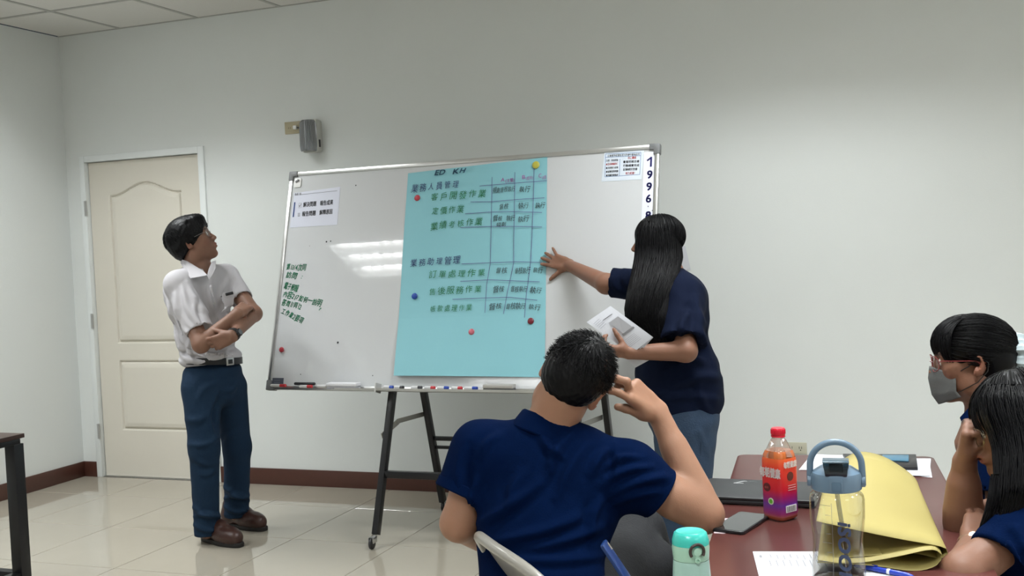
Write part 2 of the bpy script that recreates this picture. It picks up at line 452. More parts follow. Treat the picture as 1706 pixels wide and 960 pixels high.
fl = tag(MB().box((0, RY, -0.05), (RX, 0, -0.003)).build('floor', m_grout), kind='structure')
TX0, TY0, TDX, TDY = 0.018, -0.46, 0.575, 0.635
tile_me = None
ix = [TX0 + i * TDX for i in range(0, 15)]; iy = [TY0 - j * TDY for j in range(0, 14)]
def floor_tile(x0, x1, y0, y1):
    g = 0.0019
    return MB().box((x0 + g, y0 + g, -0.012), (x1 - g, y1 - g, 0.0)).build('tile', m_floor, fl, bevel=0.0012, seg=1, smooth=False)
xs = [0.0] + [x for x in ix if 0.05 < x < RX - .05] + [RX]; ys = [0.0] + [y for y in iy if y > RY + .05] + [RY]
proto = None
for i in range(len(xs) - 1):
    for j in range(len(ys) - 1):
        full = abs(xs[i + 1] - xs[i] - TDX) < 1e-6 and abs(ys[j] - ys[j + 1] - TDY) < 1e-6
        if full and proto:
            o = proto.copy(); o.location = ((xs[i] + xs[i + 1]) / 2, (ys[j] + ys[j + 1]) / 2, -0.006); COL.objects.link(o)
        else:
            o = floor_tile(xs[i], xs[i + 1], ys[j + 1], ys[j])
            if full: proto = o

WT = 0.12
wb_ = MB(); DX0, DX1, DH = 0.118, 1.108, 2.145     # door trim outer span
wb_.box((-WT, 0, 0), (DX0 + .02, WT, CEIL)); wb_.box((DX1 - .02, 0, 0), (RX, WT, CEIL)); wb_.box((DX0 + .02, 0, DH - .02), (DX1 - .02, WT, CEIL))
tag(wb_.build('wall_back', m_wall, smooth=False), kind='structure')
tag(MB().box((-WT, RY, 0), (0, 0, CEIL)).build('wall_left', m_wall, smooth=False), kind='structure')
tag(MB().box((RX, RY, 0), (RX + WT, 0, CEIL)).build('wall_right', m_wall, smooth=False), kind='structure')
tag(MB().box((-WT, RY - WT, 0), (RX + WT, RY, CEIL)).build('wall_front', m_wall, smooth=False), kind='structure')
bb = empty('baseboard_back', (0.06, -0.005, 0), kind='structure')
MB().box((0.012, -0.012, 0), (DX0, 0, 0.102)).build('board', m_base, bb, bevel=.002)
MB().box((DX1, -0.012, 0), (RX - 0.012, 0, 0.102)).build('board', m_base, bb, bevel=.002)
tag(MB().box((0, RY, 0), (0.012, 0, 0.102)).build('baseboard_left', m_base, bevel=.002), kind='structure')
tag(MB().box((RX - 0.012, RY, 0), (RX, 0, 0.102)).build('baseboard_right', m_base, bevel=.002), kind='structure')

# ceiling: backing slab, mineral tiles and grid bars, lamps let into it
used = set()
for c, r in TROFFERS: used |= {(c, r), (c + 1, r)}
ce = tag(MB().box((-WT, RY - WT, CEIL + 0.14), (RX + WT, WT, CEIL + 0.2)).build('ceiling', m_wall, smooth=False), kind='structure')
gx = [GX0 + i * GS for i in range(-1, 14)]; gyl = [-j * 0.603 for j in range(0, 16)]
cx = [0.0] + [x for x in gx if 0.05 < x < RX] + [RX]; cy = [y for y in gyl if y > RY] + [RY]
proto = None
for i in range(len(cx) - 1):
    for j in range(len(cy) - 1):
        if (round((cx[i] - GX0) / GS), j) in used and cx[i] > 0.2: continue
        x0, x1, y1, y0 = cx[i] + .010, cx[i + 1] - .010, cy[j] - .010, cy[j + 1] + .010
        full = abs(x1 - x0 - (GS - .02)) < 1e-6 and abs(y1 - y0 - .583) < 1e-6
        if full and proto:
            o = proto.copy(); o.location = ((x0 + x1) / 2, (y0 + y1) / 2, CEIL + .012); COL.objects.link(o)
        else:
            o = MB().box((x0, y0, CEIL + .003), (x1, y1, CEIL + .021)).build('ceiling_tile', m_ceil, ce, bevel=.003, seg=1, smooth=False)
            if full: proto = o
for x in cx[1:-1]:
    segs = [(0.0, RY)]
    MBb = MB(); y = 0.0
    ylist = cy
    for j in range(len(cy) - 1):
        ci = round((x - GX0) / GS)
        if (ci, j) in used and (ci - 1, j) in used and any((c, j) == (ci - 1, j) for c, r in TROFFERS): continue
        MBb.box((x - .0115, cy[j + 1], CEIL - .001), (x + .0115, cy[j], CEIL + .004))
    MBb.build('grid_bar', m_grid, ce, smooth=False)
for y in cy[:-1]:
    MB().box((0, y - .0115, CEIL - .0012), (RX, y + .0115, CEIL + .004)).build('grid_bar', m_grid, ce, smooth=False)

m_louv = mat('louvre_aluminium', (0.85, 0.85, 0.85), 0.25, metal=0.6)
m_tube = mat('fluorescent_tube', (1, 1, 1), .5, emit=7.0)
def troffer(c, r, label):
    x0 = GX0 + c * GS; y1 = -r * .603; x1 = x0 + 2 * GS; y0 = y1 - .603
    t = empty('ceiling_light', ((x0 + x1) / 2, (y0 + y1) / 2, CEIL), label=label, cat='ceiling light', group='recessed louvred ceiling lights')
    h = MB(); e = .012
    for a, b in (((x0 + e, y0 + e), (x1 - e, y0 + e + .006)), ((x0 + e, y1 - e - .006), (x1 - e, y1 - e)), ((x0 + e, y0 + e), (x0 + e + .006, y1 - e)), ((x1 - e - .006, y0 + e), (x1 - e, y1 - e))):
        h.box((*a, CEIL), (*b, CEIL + .11))
    h.box((x0 + e, y0 + e, CEIL + .10), (x1 - e, y1 - e, CEIL + .11)); h.build('housing', m_white, t, smooth=False)
    for k in range(1, 3):
        y = y0 + (y1 - y0) * k / 3
        MB().prism([(-.022, 0), (.022, 0), (.004, .05), (-.004, .05)], x0 + .02, x1 - .02, lambda a, b, d, y=y: (d, y + a, CEIL + .052 - b)).build('reflector', m_louv, t, smooth=False)
    for k in range(3):
        y = y0 + (y1 - y0) * (k + .5) / 3
        for q in range(1, 12):
            x = x0 + (x1 - x0) * q / 12
            MB().box((x - .0015, y - .075, CEIL + .006), (x + .0015, y + .075, CEIL + .040)).build('louvre_blade', m_louv, t, smooth=False)
        for s_ in (-.055, .055): MB().tube([(x0 + .03, y + s_, CEIL + .062), (x1 - .03, y + s_, CEIL + .062)], .011, 8).build('lamp_tube', m_tube, t)
        L = lamp_strip((x0 + x1) / 2, y, CEIL + .06, 1.12, .04); L.parent = t; L.matrix_parent_inverse = parent_inv(t)
LBL = ['nearest the door, first row', 'over the right-hand wall stretch, first row', 'at the far right, first row', 'mirrored in the whiteboard, second row', 'over the table, second row', 'at the far right, second row',
       'on the left, third row', 'in the middle, third row', 'on the right, third row', 'on the left, last row', 'on the right, last row']
for (c, r), s_ in zip(TROFFERS, LBL): troffer(c, r, 'recessed louvred ceiling light ' + s_)

# ------------------------------------------------------------------ door
d = empty('door_1', (0.61, 0.02, 0), kind='structure')
XA, XB = 0.164, 1.059
fr_ = MB()
fr_.box((DX0, -.014, 0), (XA - .004, .06, DH)); fr_.box((XB + .004, -.014, 0), (DX1, .06, DH)); fr_.box((XA - .004, -.014, 2.104), (XB + .004, .06, DH))
fr_.build('door_frame', m_trim, d, bevel=.003)
def door_mesh():
    """slab whose front carries two moulded panels, the upper one with a cathedral arch"""
    V = []; F = []; nx, nz = 150, 300
    def sd_box(x, z, x0, x1, z0, z1): return max(x0 - x, x - x1, z0 - z, z - z1)
    hs = []
    xs = np.linspace(XA, XB, nx + 1); zs = np.linspace(.006, 2.1, nz + 1)
    X, Z = np.meshgrid(xs, zs, indexing='ij')
    def prof(dd): # dd<0 inside the panel; moulded groove at the border
        g = np.where((dd > -.016) & (dd < .006), -.015 * np.exp(-((dd + .003) / .006) ** 2), 0)
        return g + np.where(dd < -.01, np.clip((-dd - .010) / .03, 0, 1) * .005 - .004 * (dd > -.04) * 0, 0)
    x0, x1 = XA + .167, XB - .167; cxm = (x0 + x1) / 2
    tt = (X - cxm) / ((x1 - x0) / 2); arch = 1.872 + .075 * (np.cos(np.clip(tt, -1, 1) * math.pi) * .5 + .5) ** 1.15
    d1 = np.maximum(np.maximum(x0 - X, X - x1), np.maximum(.905 - Z, Z - arch))
    d2 = np.maximum(np.maximum(x0 - X, X - x1), np.maximum(.325 - Z, Z - .775))
    Y = .022 - prof(d1) - prof(d2)
    V = np.stack([X, Y, Z], 2).reshape(-1, 3); n = nz + 1
    i = np.arange(nx)[:, None] * n + np.arange(nz)[None, :]; i = i.ravel()
    F = np.stack([i, i + n, i + n + 1, i + 1], 1).tolist()
    b = len(V); back = [(XA, .06, .006), (XB, .06, .006), (XB, .06, 2.1), (XA, .06, 2.1)]
    V = np.concatenate([V, back]); c = [0, nx * n, nx * n + nz, nz]
    F += [(b, b + 3, b + 2, b + 1)]
    F += [tuple([k * n for k in range(nx, -1, -1)] + [b, b + 1]), tuple([k * n + nz for k in range(nx + 1)] + [b + 2, b + 3]),
          tuple([k for k in range(nz + 1)] + [b + 3, b]), tuple([nx * n + k for k in range(nz, -1, -1)] + [b + 1, b + 2])]
    return V, F
V, F = door_mesh(); mesh_np('door_panel', V, F, m_door, d, smooth=False)
MB().box((XA - .03, .066, 0), (XB + .03, .075, 2.14)).build('door_stop', m_trim, d, smooth=False)
MB().box((XA, .004, -.001), (XB, .06, .004)).build('threshold', m_steel, d, smooth=False)
for z in (1.80, .31, 1.05):
    hg = MB(); hg.box((XA - .020, -.017, z - .05), (XA + .002, -.0135, z + .05)).tube([(XA - .002, -.018, z - .05), (XA - .002, -.018, z + .05)], .006, 8); hg.build('hinge', m_steel, d)
kb = MB().lathe([(.0, -.075), (.022, -.072), (.027, -.058), (.022, -.045), (.010, -.04), (.010, -.01), (.03, -.006), (.03, .0)], (XB - .07, .022, 1.0), 20, ax=(0, 1, 0)); kb.build('door_knob', m_steel, d)

# paper notice on the door
def pts(y, *pp): return [ony(a, b, y) for a, b in pp]
cn = [(0.489, .018, 1.552), (0.697, .018, 1.556), (0.703, .018, 1.262), (0.495, .018, 1.258)]
n1 = empty('door_notice', (.59, .017, 1.4), label='white printed form taped to the cream door', cat='notice')
flat_sheet('sheet', cn, m_paper, n1)
def nf(x, y): return np.array([.489 + x, .0172, 1.258 + y])
for k, (y, a, b) in enumerate([(.268, .06, .14), (.255, .01, .07)] + [(.238 - .0115 * q, .035, .19) for q in range(10)] + [(.11, .02, .19), (.085, .03, .2), (.07, .03, .2), (.055, .03, .2), (.04, .04, .12)]):
    stroke('print_line', [(a, y), (b, y)], nf, .0028 if k else .005, m_greyink, n1)
for q in range(9): stroke('print_rule', [(.045 + q * .017, .118), (.045 + q * .017, .238)], nf, .001, m_greyink, n1)
for q in range(9): write('print_text', '項' if q % 2 else '目', nf, m_greyink, n1, .009, .018, .228 - .0125 * q)

# small sheet on the wall, behind the standing woman
n2 = empty('wall_note', (4.13, -.004, 1.33), label='small white note taped to the wall behind the standing woman', cat='notice')
flat_sheet('sheet', [(4.06, -.004, 1.395), (4.15, -.004, 1.392), (4.175, -.004, 1.262), (4.07, -.004, 1.262)], m_paper, n2)
flat_sheet('tape', [(4.10, -.0055, 1.405), (4.12, -.0055, 1.405), (4.12, -.0055, 1.38), (4.10, -.0055, 1.38)], m_white, n2)

# ------------------------------------------------------------------ emergency light and its socket
m_beige = mat('beige_plate', (0.42, 0.37, 0.25), 0.45); m_grey = mat('grey_plastic', (0.20, 0.20, 0.21), 0.45)
so = empty('power_socket', (1.79, -.004, 2.21), label='beige socket plate beside the emergency light, plug in it', cat='socket')
MB().box((1.709, -.008, 2.172), (1.835, 0, 2.246)).build('plate', m_beige, so, bevel=.002)
MB().box((1.722, -.011, 2.182), (1.822, -.006, 2.236)).build('inner_plate', m_beige, so, bevel=.001)
for xx in (1.745, 1.79):
    for dx in (-.006, .006): MB().box((xx + dx - .001, -.0116, 2.203), (xx + dx + .001, -.0105, 2.213)).build('slot', m_black, so)
MB().box((1.782, -.035, 2.196), (1.806, -.011, 2.218)).build('plug', m_white, so, bevel=.003)
MB().tube([(1.806, -.025, 2.207), (1.83, -.03, 2.20), (1.85, -.03, 2.19), (1.87, -.03, 2.185)], .003, 6).build('cord', m_black, so)
el = empty('emergency_light', (1.905, -.05, 2.14), label='clear ribbed emergency light high on the wall above the whiteboard', cat='light')
m_lens = clear_mat('lens_plastic', (0.80, 0.82, 0.84), 0.12, 1.6)
ex0, ex1, ez0, ez1 = 1.855, 1.965, 2.045, 2.243
def el_out(x, z, y): return (x, y, z)
def rrect(x0, x1, z0, z1, r, n=5):
    o = []
    for cx_, cz_, a0 in ((x1 - r, z1 - r, 0), (x0 + r, z1 - r, 90), (x0 + r, z0 + r, 180), (x1 - r, z0 + r, 270)):
        for k in range(n + 1): a = math.radians(a0 + 90 * k / n); o.append((cx_ + r * math.cos(a), cz_ + r * math.sin(a)))
    return o
MB().prism(rrect(ex0, ex1, ez0, ez1, .02), -.062, 0, el_out).build('back_case', mat('light_grey_case', (0.50, 0.50, 0.47), 0.35), el, bevel=.003)
MB().prism(rrect(ex0 + .012, ex1 - .012, ez0 + .02, ez1 - .02, .012), -.066, -.060, el_out).build('reflector', mat('mirror', (0.65, 0.65, 0.66), 0.15, metal=1.0), el)
L = MB(); rib = []
n = 36
for k in range(n + 1):
    a = math.pi * k / n; rr = .055 + (.0040 if k % 2 else 0)
    rib.append((1.91 - rr * .95 * math.cos(a), -.062 - .055 * math.sin(a) * (1 + (.07 if k % 2 else 0))))
def lensrow(z, s): return [(1.91 + (x - 1.91) * s, -.062 + (y + .062) * s, z) for x, y in rib]
rows = [lensrow(ez0 + .006, .86), lensrow(ez0 + .012, .95), lensrow(ez0 + .04, 1.0), lensrow(ez1 - .05, 1.0), lensrow(ez1 - .018, .93), lensrow(ez1 - .005, .7)]
V = [p for r_ in rows for p in r_]; nn = n + 1
F = [(i * nn + k, i * nn + k + 1, (i + 1) * nn + k + 1, (i + 1) * nn + k) for i in range(5) for k in range(n)] + [tuple(range(nn))[::-1], tuple(5 * nn + k for k in range(nn))]
L.faces(V, F).build('lens', mat('ribbed_lens', (0.20, 0.21, 0.225), 0.10, spec=1.0, coat=0.8, metal=.35), el, smooth=False)
for xx in (1.89, 1.93): MB().lathe([(0, .0), (.012, .0), (.017, .02), (.0, .02)], (xx, -.06, 2.19), 14, ax=(0, -1, 0)).build('bulb', mat('mirror', (.6, .6, .6), .1, metal=1), el)
MB().box((ex1 - .001, -.045, ez0 + .03), (ex1 + .004, -.03, ez0 + .075)).build('test_button', m_black, el, bevel=.001)

# wall outlet low on the wall, seen beyond the red bottle
wo = empty('wall_outlet', (4.70, -.004, .31), label='beige double wall outlet low on the back wall above the table edge', cat='outlet')
MB().box((4.635, -.008, .285), (4.748, 0, .345)).build('plate', mat('ivory', (.5, .48, .38), .45), wo, bevel=.002)
for xx in (4.668, 4.716):
    for dx in (-.006, .006): MB().box((xx + dx - .0013, -.009, .312), (xx + dx + .0013, -.0075, .324)).build('slot', m_black, wo)
    MB().lathe([(0, 0), (.003, 0), (.003, .001), (0, .001)], (xx, -.008, .305), 8, ax=(0, -1, 0)).build('slot', m_black, wo)

# ------------------------------------------------------------------ black desk at the left edge
bd = empty('black_desk', (1.3, -2.6, 0), label='black steel-framed desk at the left edge with dark top', cat='desk')
m_blk = mat('black_steel', (0.006, 0.006, 0.008), 0.35)
MB().box((.38, -2.93, .722), (1.80, -2.275, .74)).build('desk_top', mat('dark_walnut', (.045, .022, .018), .35, noise=.2, nscale=8), bd, bevel=.002)
for x in (.45, 1.775):
    for y in (-2.31, -2.87):
        MB().box((x - .026, y - .026, .0), (x + .026, y + .026, .70)).build('leg', m_blk, bd, bevel=.002)
    MB().box((x - .022, -2.845, .125), (x + .022, -2.335, .165)).build('foot_bar', m_blk, bd, bevel=.002)
    MB().box((x - .026, -2.9, .70), (x + .026, -2.30, .722)).build('top_bar', m_blk, bd, bevel=.002)
MB().box((.476, -2.335, .125), (1.749, -2.295, .165)).build('cross_bar', m_blk, bd, bevel=.002)
MB().box((.476, -2.345, .67), (1.709, -2.325, .722)).build('apron', m_blk, bd, bevel=.002)
# ================================================================== WHITEBOARD
BL = np.array([2.085, -.907, .731]); BW, BH = 2.084, 1.2
_y, _t = -.035, .272
BU = np.array([math.cos(_y), math.sin(_y), 0]); _n = np.array([-math.sin(_y), math.cos(_y), 0]); BV = np.array([0, 0, 1]) * math.cos(_t) + _n * math.sin(_t)
BN = np.cross(BU, BV)
def bP(u, v, off=0.0): return BL + BU * u + BV * v + BN * off
def bq(x, y):
    r = ray(x, y); t = ((BL - CAM) @ BN) / (r @ BN); p = CAM + r * t - BL; return p @ BU, p @ BV
m_alu = mat('aluminium', (0.62, 0.62, 0.61), 0.28, metal=0.9); m_wbs = mat('whiteboard_enamel', (0.60, 0.615, 0.635), 0.02, coat=0.8, spec=0.8, bump=0.05, bscale=2.6)
m_cap = mat('grey_corner', (0.16, 0.165, 0.17), 0.5); m_leg = mat('black_frame_paint', (0.008, 0.008, 0.010), 0.3)
wbd = empty('whiteboard', (3.1, -.8, 0), label='large mobile whiteboard on a black wheeled A-frame', cat='whiteboard')
bf = Fr(BL, x=BU, y=BV)   # z = BN
MB(bf).box((.012, .012, -.016), (BW - .012, BH - .012, 0)).build('writing_surface', m_wbs, wbd, smooth=False)
for a, b in (((0, BH - .022, -.02), (BW, BH, .007)), ((0, 0, -.02), (BW, .022, .007))):
    MB(bf).box(a, b).build('frame_rail', m_alu, wbd, bevel=.003)
for a, b in (((0, .022, -.02), (.022, BH - .022, .007)), ((BW - .022, .022, -.02), (BW, BH - .022, .007))):
    MB(bf).box(a, b).build('frame_rail', m_alu, wbd, bevel=.003)
for u, v in ((0, 0), (1, 0), (0, 1), (1, 1)):
    su, sv = 1 - 2 * u, 1 - 2 * v; U0, V0 = u * BW, v * BH
    poly = [(-.003, -.003), (.05, -.003), (.05, .027), (.027, .027), (.027, .05), (-.003, .05)]
    MB(bf).prism([(U0 + su * a, V0 + sv * b) for a, b in poly], -.023, .011, lambda a, b, d_: (a, b, d_)).build('corner_cap', m_cap, wbd, bevel=.004)
tr = MB(bf)
# pen tray: sticks out level from the bottom rail
tray_n = np.array([BN[0], BN[1], 0]); tray_n /= np.linalg.norm(tray_n)
T0, T1 = .45, 1.98
def tp(u, o, z): return bP(u, .012, .006) + tray_n * o + np.array([0, 0, z])
V = [tp(u, o, z) for u in (T0, T1) for o, z in ((0, 0), (.055, 0), (.055, .010), (.0525, .010), (.0525, .003), (0, .003))]
MB().faces(V, [(0, 1, 2, 3, 4, 5)[::-1], tuple(range(6, 12))] + [(i, (i + 1) % 6, 6 + (i + 1) % 6, 6 + i) for i in range(6)]).build('pen_tray', m_alu, wbd, smooth=False)
MB(bf).box((.683, -.012, .006), (.690, .035, .062)).build('tray_end', m_alu, wbd)
LY = lambda z, s: (-1.18 + .375 * z) if s else (-.43 - .28 * z)
legx = [2.815, 3.80]
for x in legx:
    MB().bar((x, LY(.06, 1) + .02, .06), (x, LY(1.12, 1) + .02, 1.12), .040, .030, up=(1, 0, 0)).build('front_leg', m_leg, wbd, bevel=.002)
    xr = x + .045
    MB().bar((xr, LY(.06, 0), .06), (xr, LY(1.12, 0), 1.12), .038, .030, up=(1, 0, 0)).build('rear_leg', m_leg, wbd, bevel=.002)
    b = MB(); za = .515
    b.bar((x - .022, LY(za, 1), za), (x + .0, -.84, za + .05), .005, .028); b.bar((x + .0, -.86, za + .052), (xr - .025, LY(.56, 0), .56), .005, .024)
    b.build('folding_brace', mat('zinc', (.35, .34, .31), .4, metal=.7), wbd, smooth=False)
    for xx, yy in ((x, LY(0, 1) + .005), (xr, LY(0, 0) - .0)):
        MB().tube([(xx, yy + .02, .065), (xx, yy + .018, .045)], .012, 10).build('caster_stem', m_steel, wbd)
        MB().box((xx - .014, yy - .02, .03), (xx - .010, yy + .022, .058)).box((xx + .010, yy - .02, .03), (xx + .014, yy + .022, .058)).box((xx - .014, yy - .005, .052), (xx + .014, yy + .022, .058)).build('caster_fork', m_steel, wbd, bevel=.001)
        MB().lathe([(0, -.009), (.020, -.009), (.027, -.006), (.0285, 0), (.027, .006), (.020, .009), (0, .009)], (xx, yy - .006, .0285), 24, ax=(1, 0, 0)).build('caster_wheel', m_black, wbd)
MB().bar((legx[0], LY(.335, 1) + .02, .335), (legx[1], LY(.335, 1) + .02, .335), .030, .034).build('cross_bar', m_leg, wbd, bevel=.002)
for z in (.375, .425):
    MB().bar((legx[0] + .045, LY(z, 0), z), (legx[1] + .045, LY(z, 0), z), .022, .016 if z < .4 else .022).build('cross_bar', m_leg, wbd, bevel=.002)
MB().bar((legx[0], -.73, 1.12), (legx[1] + .045, -.73, 1.12), .03, .03).build('top_bar', m_leg, wbd)

# ---- marks directly on the board
def ong(off): return lambda u, v: bP(u, v, off)
m_gm = mat('green_marker', (0.0, .22, .10), .5); m_navy = mat('navy_marker', (.01, .02, .12), .5); m_green = mat('dark_green_marker', (.008, .16, .05), .5)
m_mag = mat('magenta_marker', (.35, .05, .30), .5); m_line = mat('purple_pen_line', (.10, .09, .25), .5); m_teal = mat('slate_marker', (.03, .10, .18), .5)
def bw(name, s, x0, y0, x1, y1, hpx, m, parent, off=.0012, **k):
    u0, v0 = bq(x0, y0); u1, v1 = bq(x1, y1); W = math.hypot(u1 - u0, v1 - v0); a = math.atan2(v1 - v0, u1 - u0)
    _, va = bq(x0, y0); _, vb = bq(x0, y0 - hpx)
    return write(name, s, lambda x, y: bP(u0 + x * math.cos(a) - y * math.sin(a), v0 + x * math.sin(a) + y * math.cos(a), off), m, parent, (vb - va) * 1.1, width=W, **k)
for s_, a in (('第13/4次同', (476, 449, 509, 451)), ('訪問', (475, 463, 494, 465)), ('：', (500, 464, 508, 465)), ('電子郵報', (472, 480, 495, 486)),
             ('內容217如何一說明', (470, 494, 534, 511)), ('?', (530, 517, 534, 518)), ('答問1/同12', (468, 508, 501, 516)), ('工作業2要項', (467, 521, 503, 539))):
    bw('handwriting', s_, *a, 11 if s_ not in '?：' else 7, m_gm, wbd, jitter=.5, slant=.15, bold=.03)
def dot(x, y, r, m, parent=None, off=.001):
    u, v = bq(x, y); V = [bP(u + r * math.cos(a), v + r * math.sin(a), off) for a in np.linspace(0, 6.283, 9)[:-1]]
    return mesh_np('ink_mark', np.array(V), [tuple(range(8))], m, parent, smooth=False)
for x, y, r in ((544, 403, .005), (551, 402, .004), (593, 309, .004), (563, 571, .006), (516, 410, .002), (747, 68, 0), (621, 626, .003), (501, 624, .003), (1087, 351, .003)):
    if r: dot(x, y, r, m_ink, wbd)

# white switch-like tag in the corner and grey sticker below
hk = empty('adhesive_hook', bP(.055, 1.14, .0), label='small white adhesive hook in the top left corner of the whiteboard', cat='hook')
u0, v0 = bq(490, 313); u1, v1 = bq(503, 297)
MB(bf).prism(rrect(u0, u1, v0, v1, .006), .0, .006, lambda a, b, d_: (a, b, d_)).build('plate', m_white, hk, bevel=.001)
MB(bf).bar(((u0 + u1) / 2 - .01, v0 + .03, .008), ((u0 + u1) / 2 + .01, v0 + .04, .012), .008, .006).build('hook', m_grey, hk)
u0, v0 = bq(453, 642); u1, v1 = bq(473, 630)
st = empty('grey_sticker', bP((u0 + u1) / 2, (v0 + v1) / 2, 0), label='small dark grey printed sticker in the bottom left corner of the whiteboard', cat='sticker')
MB(bf).box((u0, v0, 0), (u1, v1, .0008)).build('sticker', mat('slate', (.09, .10, .13), .4), st, smooth=False)
for k in range(2): stroke('print_line', [(u0 + .012, v0 + .014 + k * .012), (u1 - .022, v0 + .014 + k * .012)], lambda a, b: bP(a, b, .0012), .0018, mat('sticker_grey', (.25, .26, .3), .5), st)

# ---- notice at the left
ntc = empty('notice_sheet', bP(.18, .98, 0), label='white notice with two printed lines on the left of the whiteboard', cat='notice')
flat_sheet('sheet', [bP(.036, 1.080, .0012), bP(.329, 1.098, .0012), bP(.333, .886, .0012), bP(.034, .884, .0012)], mat('notice_film', (.66, .68, .78), .18, spec=.6), ntc)
bw('print_text', '會議小語', 491, 326, 502, 325, 4, m_ink, ntc, off=.0018)
def bstroke(name, pp, wd, m, parent, off=.0018): return stroke(name, [bq(*q) for q in pp], ong(off), wd, m, parent)
bstroke('rule', [(502, 324.5), (562, 318)], .0025, m_greyink, ntc)
u, v = bq(490, 349.5); MB(bf).box((u - .004, v - .042, .0014), (u + .005, v + .042, .002)).build('blue_bar', mat('print_blue', (.02, .05, .18), .4), ntc, smooth=False)
bw('print_text', '☑', 497, 345.5, 502, 345, 7, m_ink, ntc, off=.0018); bw('print_text', '解決問題', 505, 345, 527, 343, 8, m_ink, ntc, off=.0018, bold=.05); bw('print_text', '報告成果', 533, 342.5, 555, 340.5, 8, m_ink, ntc, off=.0018, bold=.05)
bw('print_text', '☒', 496, 361, 501, 360.5, 7, m_ink, ntc, off=.0018); bw('print_text', '報告問題', 503, 360.5, 526, 358.5, 8, m_ink, ntc, off=.0018, bold=.05); bw('print_text', '解釋原因', 532, 358, 554, 356, 8, m_ink, ntc, off=.0018, bold=.05)

# ---- notice at the right
nt2 = empty('rules_sheet', bP(1.9, 1.1, 0), label='small blue-bordered rules sheet in the top right corner of the whiteboard', cat='notice')
q = [bq(1007, 254.5), bq(1073, 250.5), bq(1069, 299), bq(1002, 303)]
flat_sheet('sheet', [bP(*c, .0012) for c in q], mat('sheet_pale_blue', (.66, .72, .80), .3), nt2)
m_pb = mat('print_light_blue', (.15, .25, .45), .5); m_pr = mat('print_red', (.55, .05, .04), .5)
for a in ([(1009, 257), (1068, 254)], [(1068, 254), (1066, 291)], [(1066, 291), (1008, 295)], [(1008, 295), (1009, 257)], [(1009, 262.5), (1068, 259.5)], [(1033, 265), (1032, 293)]):
    bstroke('rule', a, .0022, m_pb, nt2)
bw('print_text', '企業團隊經營管理共同遵守重點說明', 1012, 261.5, 1066, 258.5, 3.6, m_ink, nt2, off=.0018)
for k, (s_, mm) in enumerate((('主題：會議重點', m_greyink), ('●互相尊重同仁', m_pr), ('●共同努力成長', m_ink), ('●誠實面對問題', m_ink), ('●持續改善進步', m_ink))):
    bw('print_text', s_, 1009.5, 269.5 + 6.2 * k, 1030, 268.3 + 6.2 * k, 3.6, mm, nt2, off=.0018, bold=.03)
for k, (s_, mm, a, b) in enumerate((('同心團結', m_pr, 1046, 1060), ('書寫明確目標', m_ink, 1038, 1065), ('行動確實完成', m_ink, 1038, 1065), ('記錄檢討改善', m_ink, 1038, 1062), ('努力前進！', m_pr, 1042, 1060))):
    bw('print_text', s_, a, 265.5 + 6.4 * k, b, 264.5 + 6.4 * k, 4.2, mm, nt2, off=.0018, bold=.03)

# ---- date strip
ds = empty('date_strip', bP(2.04, .8, 0), label='white vertical strip with large navy numerals at the right edge of the whiteboard', cat='sign')
MB(bf).box((2.008, .30, 0), (2.060, 1.165, .0009)).build('strip', mat('strip_white', (.76, .77, .86), .3), ds, smooth=False)
m_num = mat('numeral_navy', (.008, .008, .10), .4)
for ch, xa, xb, yb in (('9', 1077, 1087.5, 298), ('9', 1076, 1086.5, 318), ('6', 1075, 1085.5, 338), ('.', 1079, 1081, 345.5), ('8', 1074.5, 1085, 366)):
    bw('numeral', ch, xa, yb, xb, yb - .6, 16.5 if ch != '.' else 12, m_num, ds, off=.0016, bold=.05)
uu, v0 = bq(1084.5, 278); _, v1 = bq(1085.5, 261.5)
MB(bf).box((uu - .0045, v0, .0012), (uu + .0045, v1, .0018)).bar((uu, v1 - .004, .0015), (uu - .020, v1 - .018, .0015), .008, .0006).build('numeral', m_num, ds, smooth=False)

# ---- magnets
def magnet(x, y, col, label, r=.016):
    u, v = bq(x, y); o = MB(bf).lathe([(r * .9, .0), (r, .002), (r, .006), (r * .8, .0095), (r * .45, .011), (0, .0112)], (u, v, .002), 20, ax=(0, 0, 1)).build('magnet', mat('magnet_' + col[0], col[1], .3, spec=.6), None)
    return tag(o, label, 'magnet', 'round magnets on the whiteboard')
red = ('red', (.42, .03, .05)); 
magnet(696, 330.5, red, 'red round magnet near the top left of the blue poster')
magnet(893.5, 275.5, ('yellow', (.50, .46, .07)), 'yellow round magnet near the top right of the blue poster', .019)
magnet(691.5, 494, ('blue', (.01, .06, .35)), 'blue round magnet at the left of the blue poster')
magnet(786.5, 553.5, ('pink', (.50, .12, .16)), 'pink round magnet in the lower middle of the blue poster')
magnet(885, 535.5, ('dark_red', (.16, .008, .02)), 'dark red round magnet at the lower right of the blue poster')
magnet(470, 583, red, 'red round magnet low on the left of the whiteboard', .014)

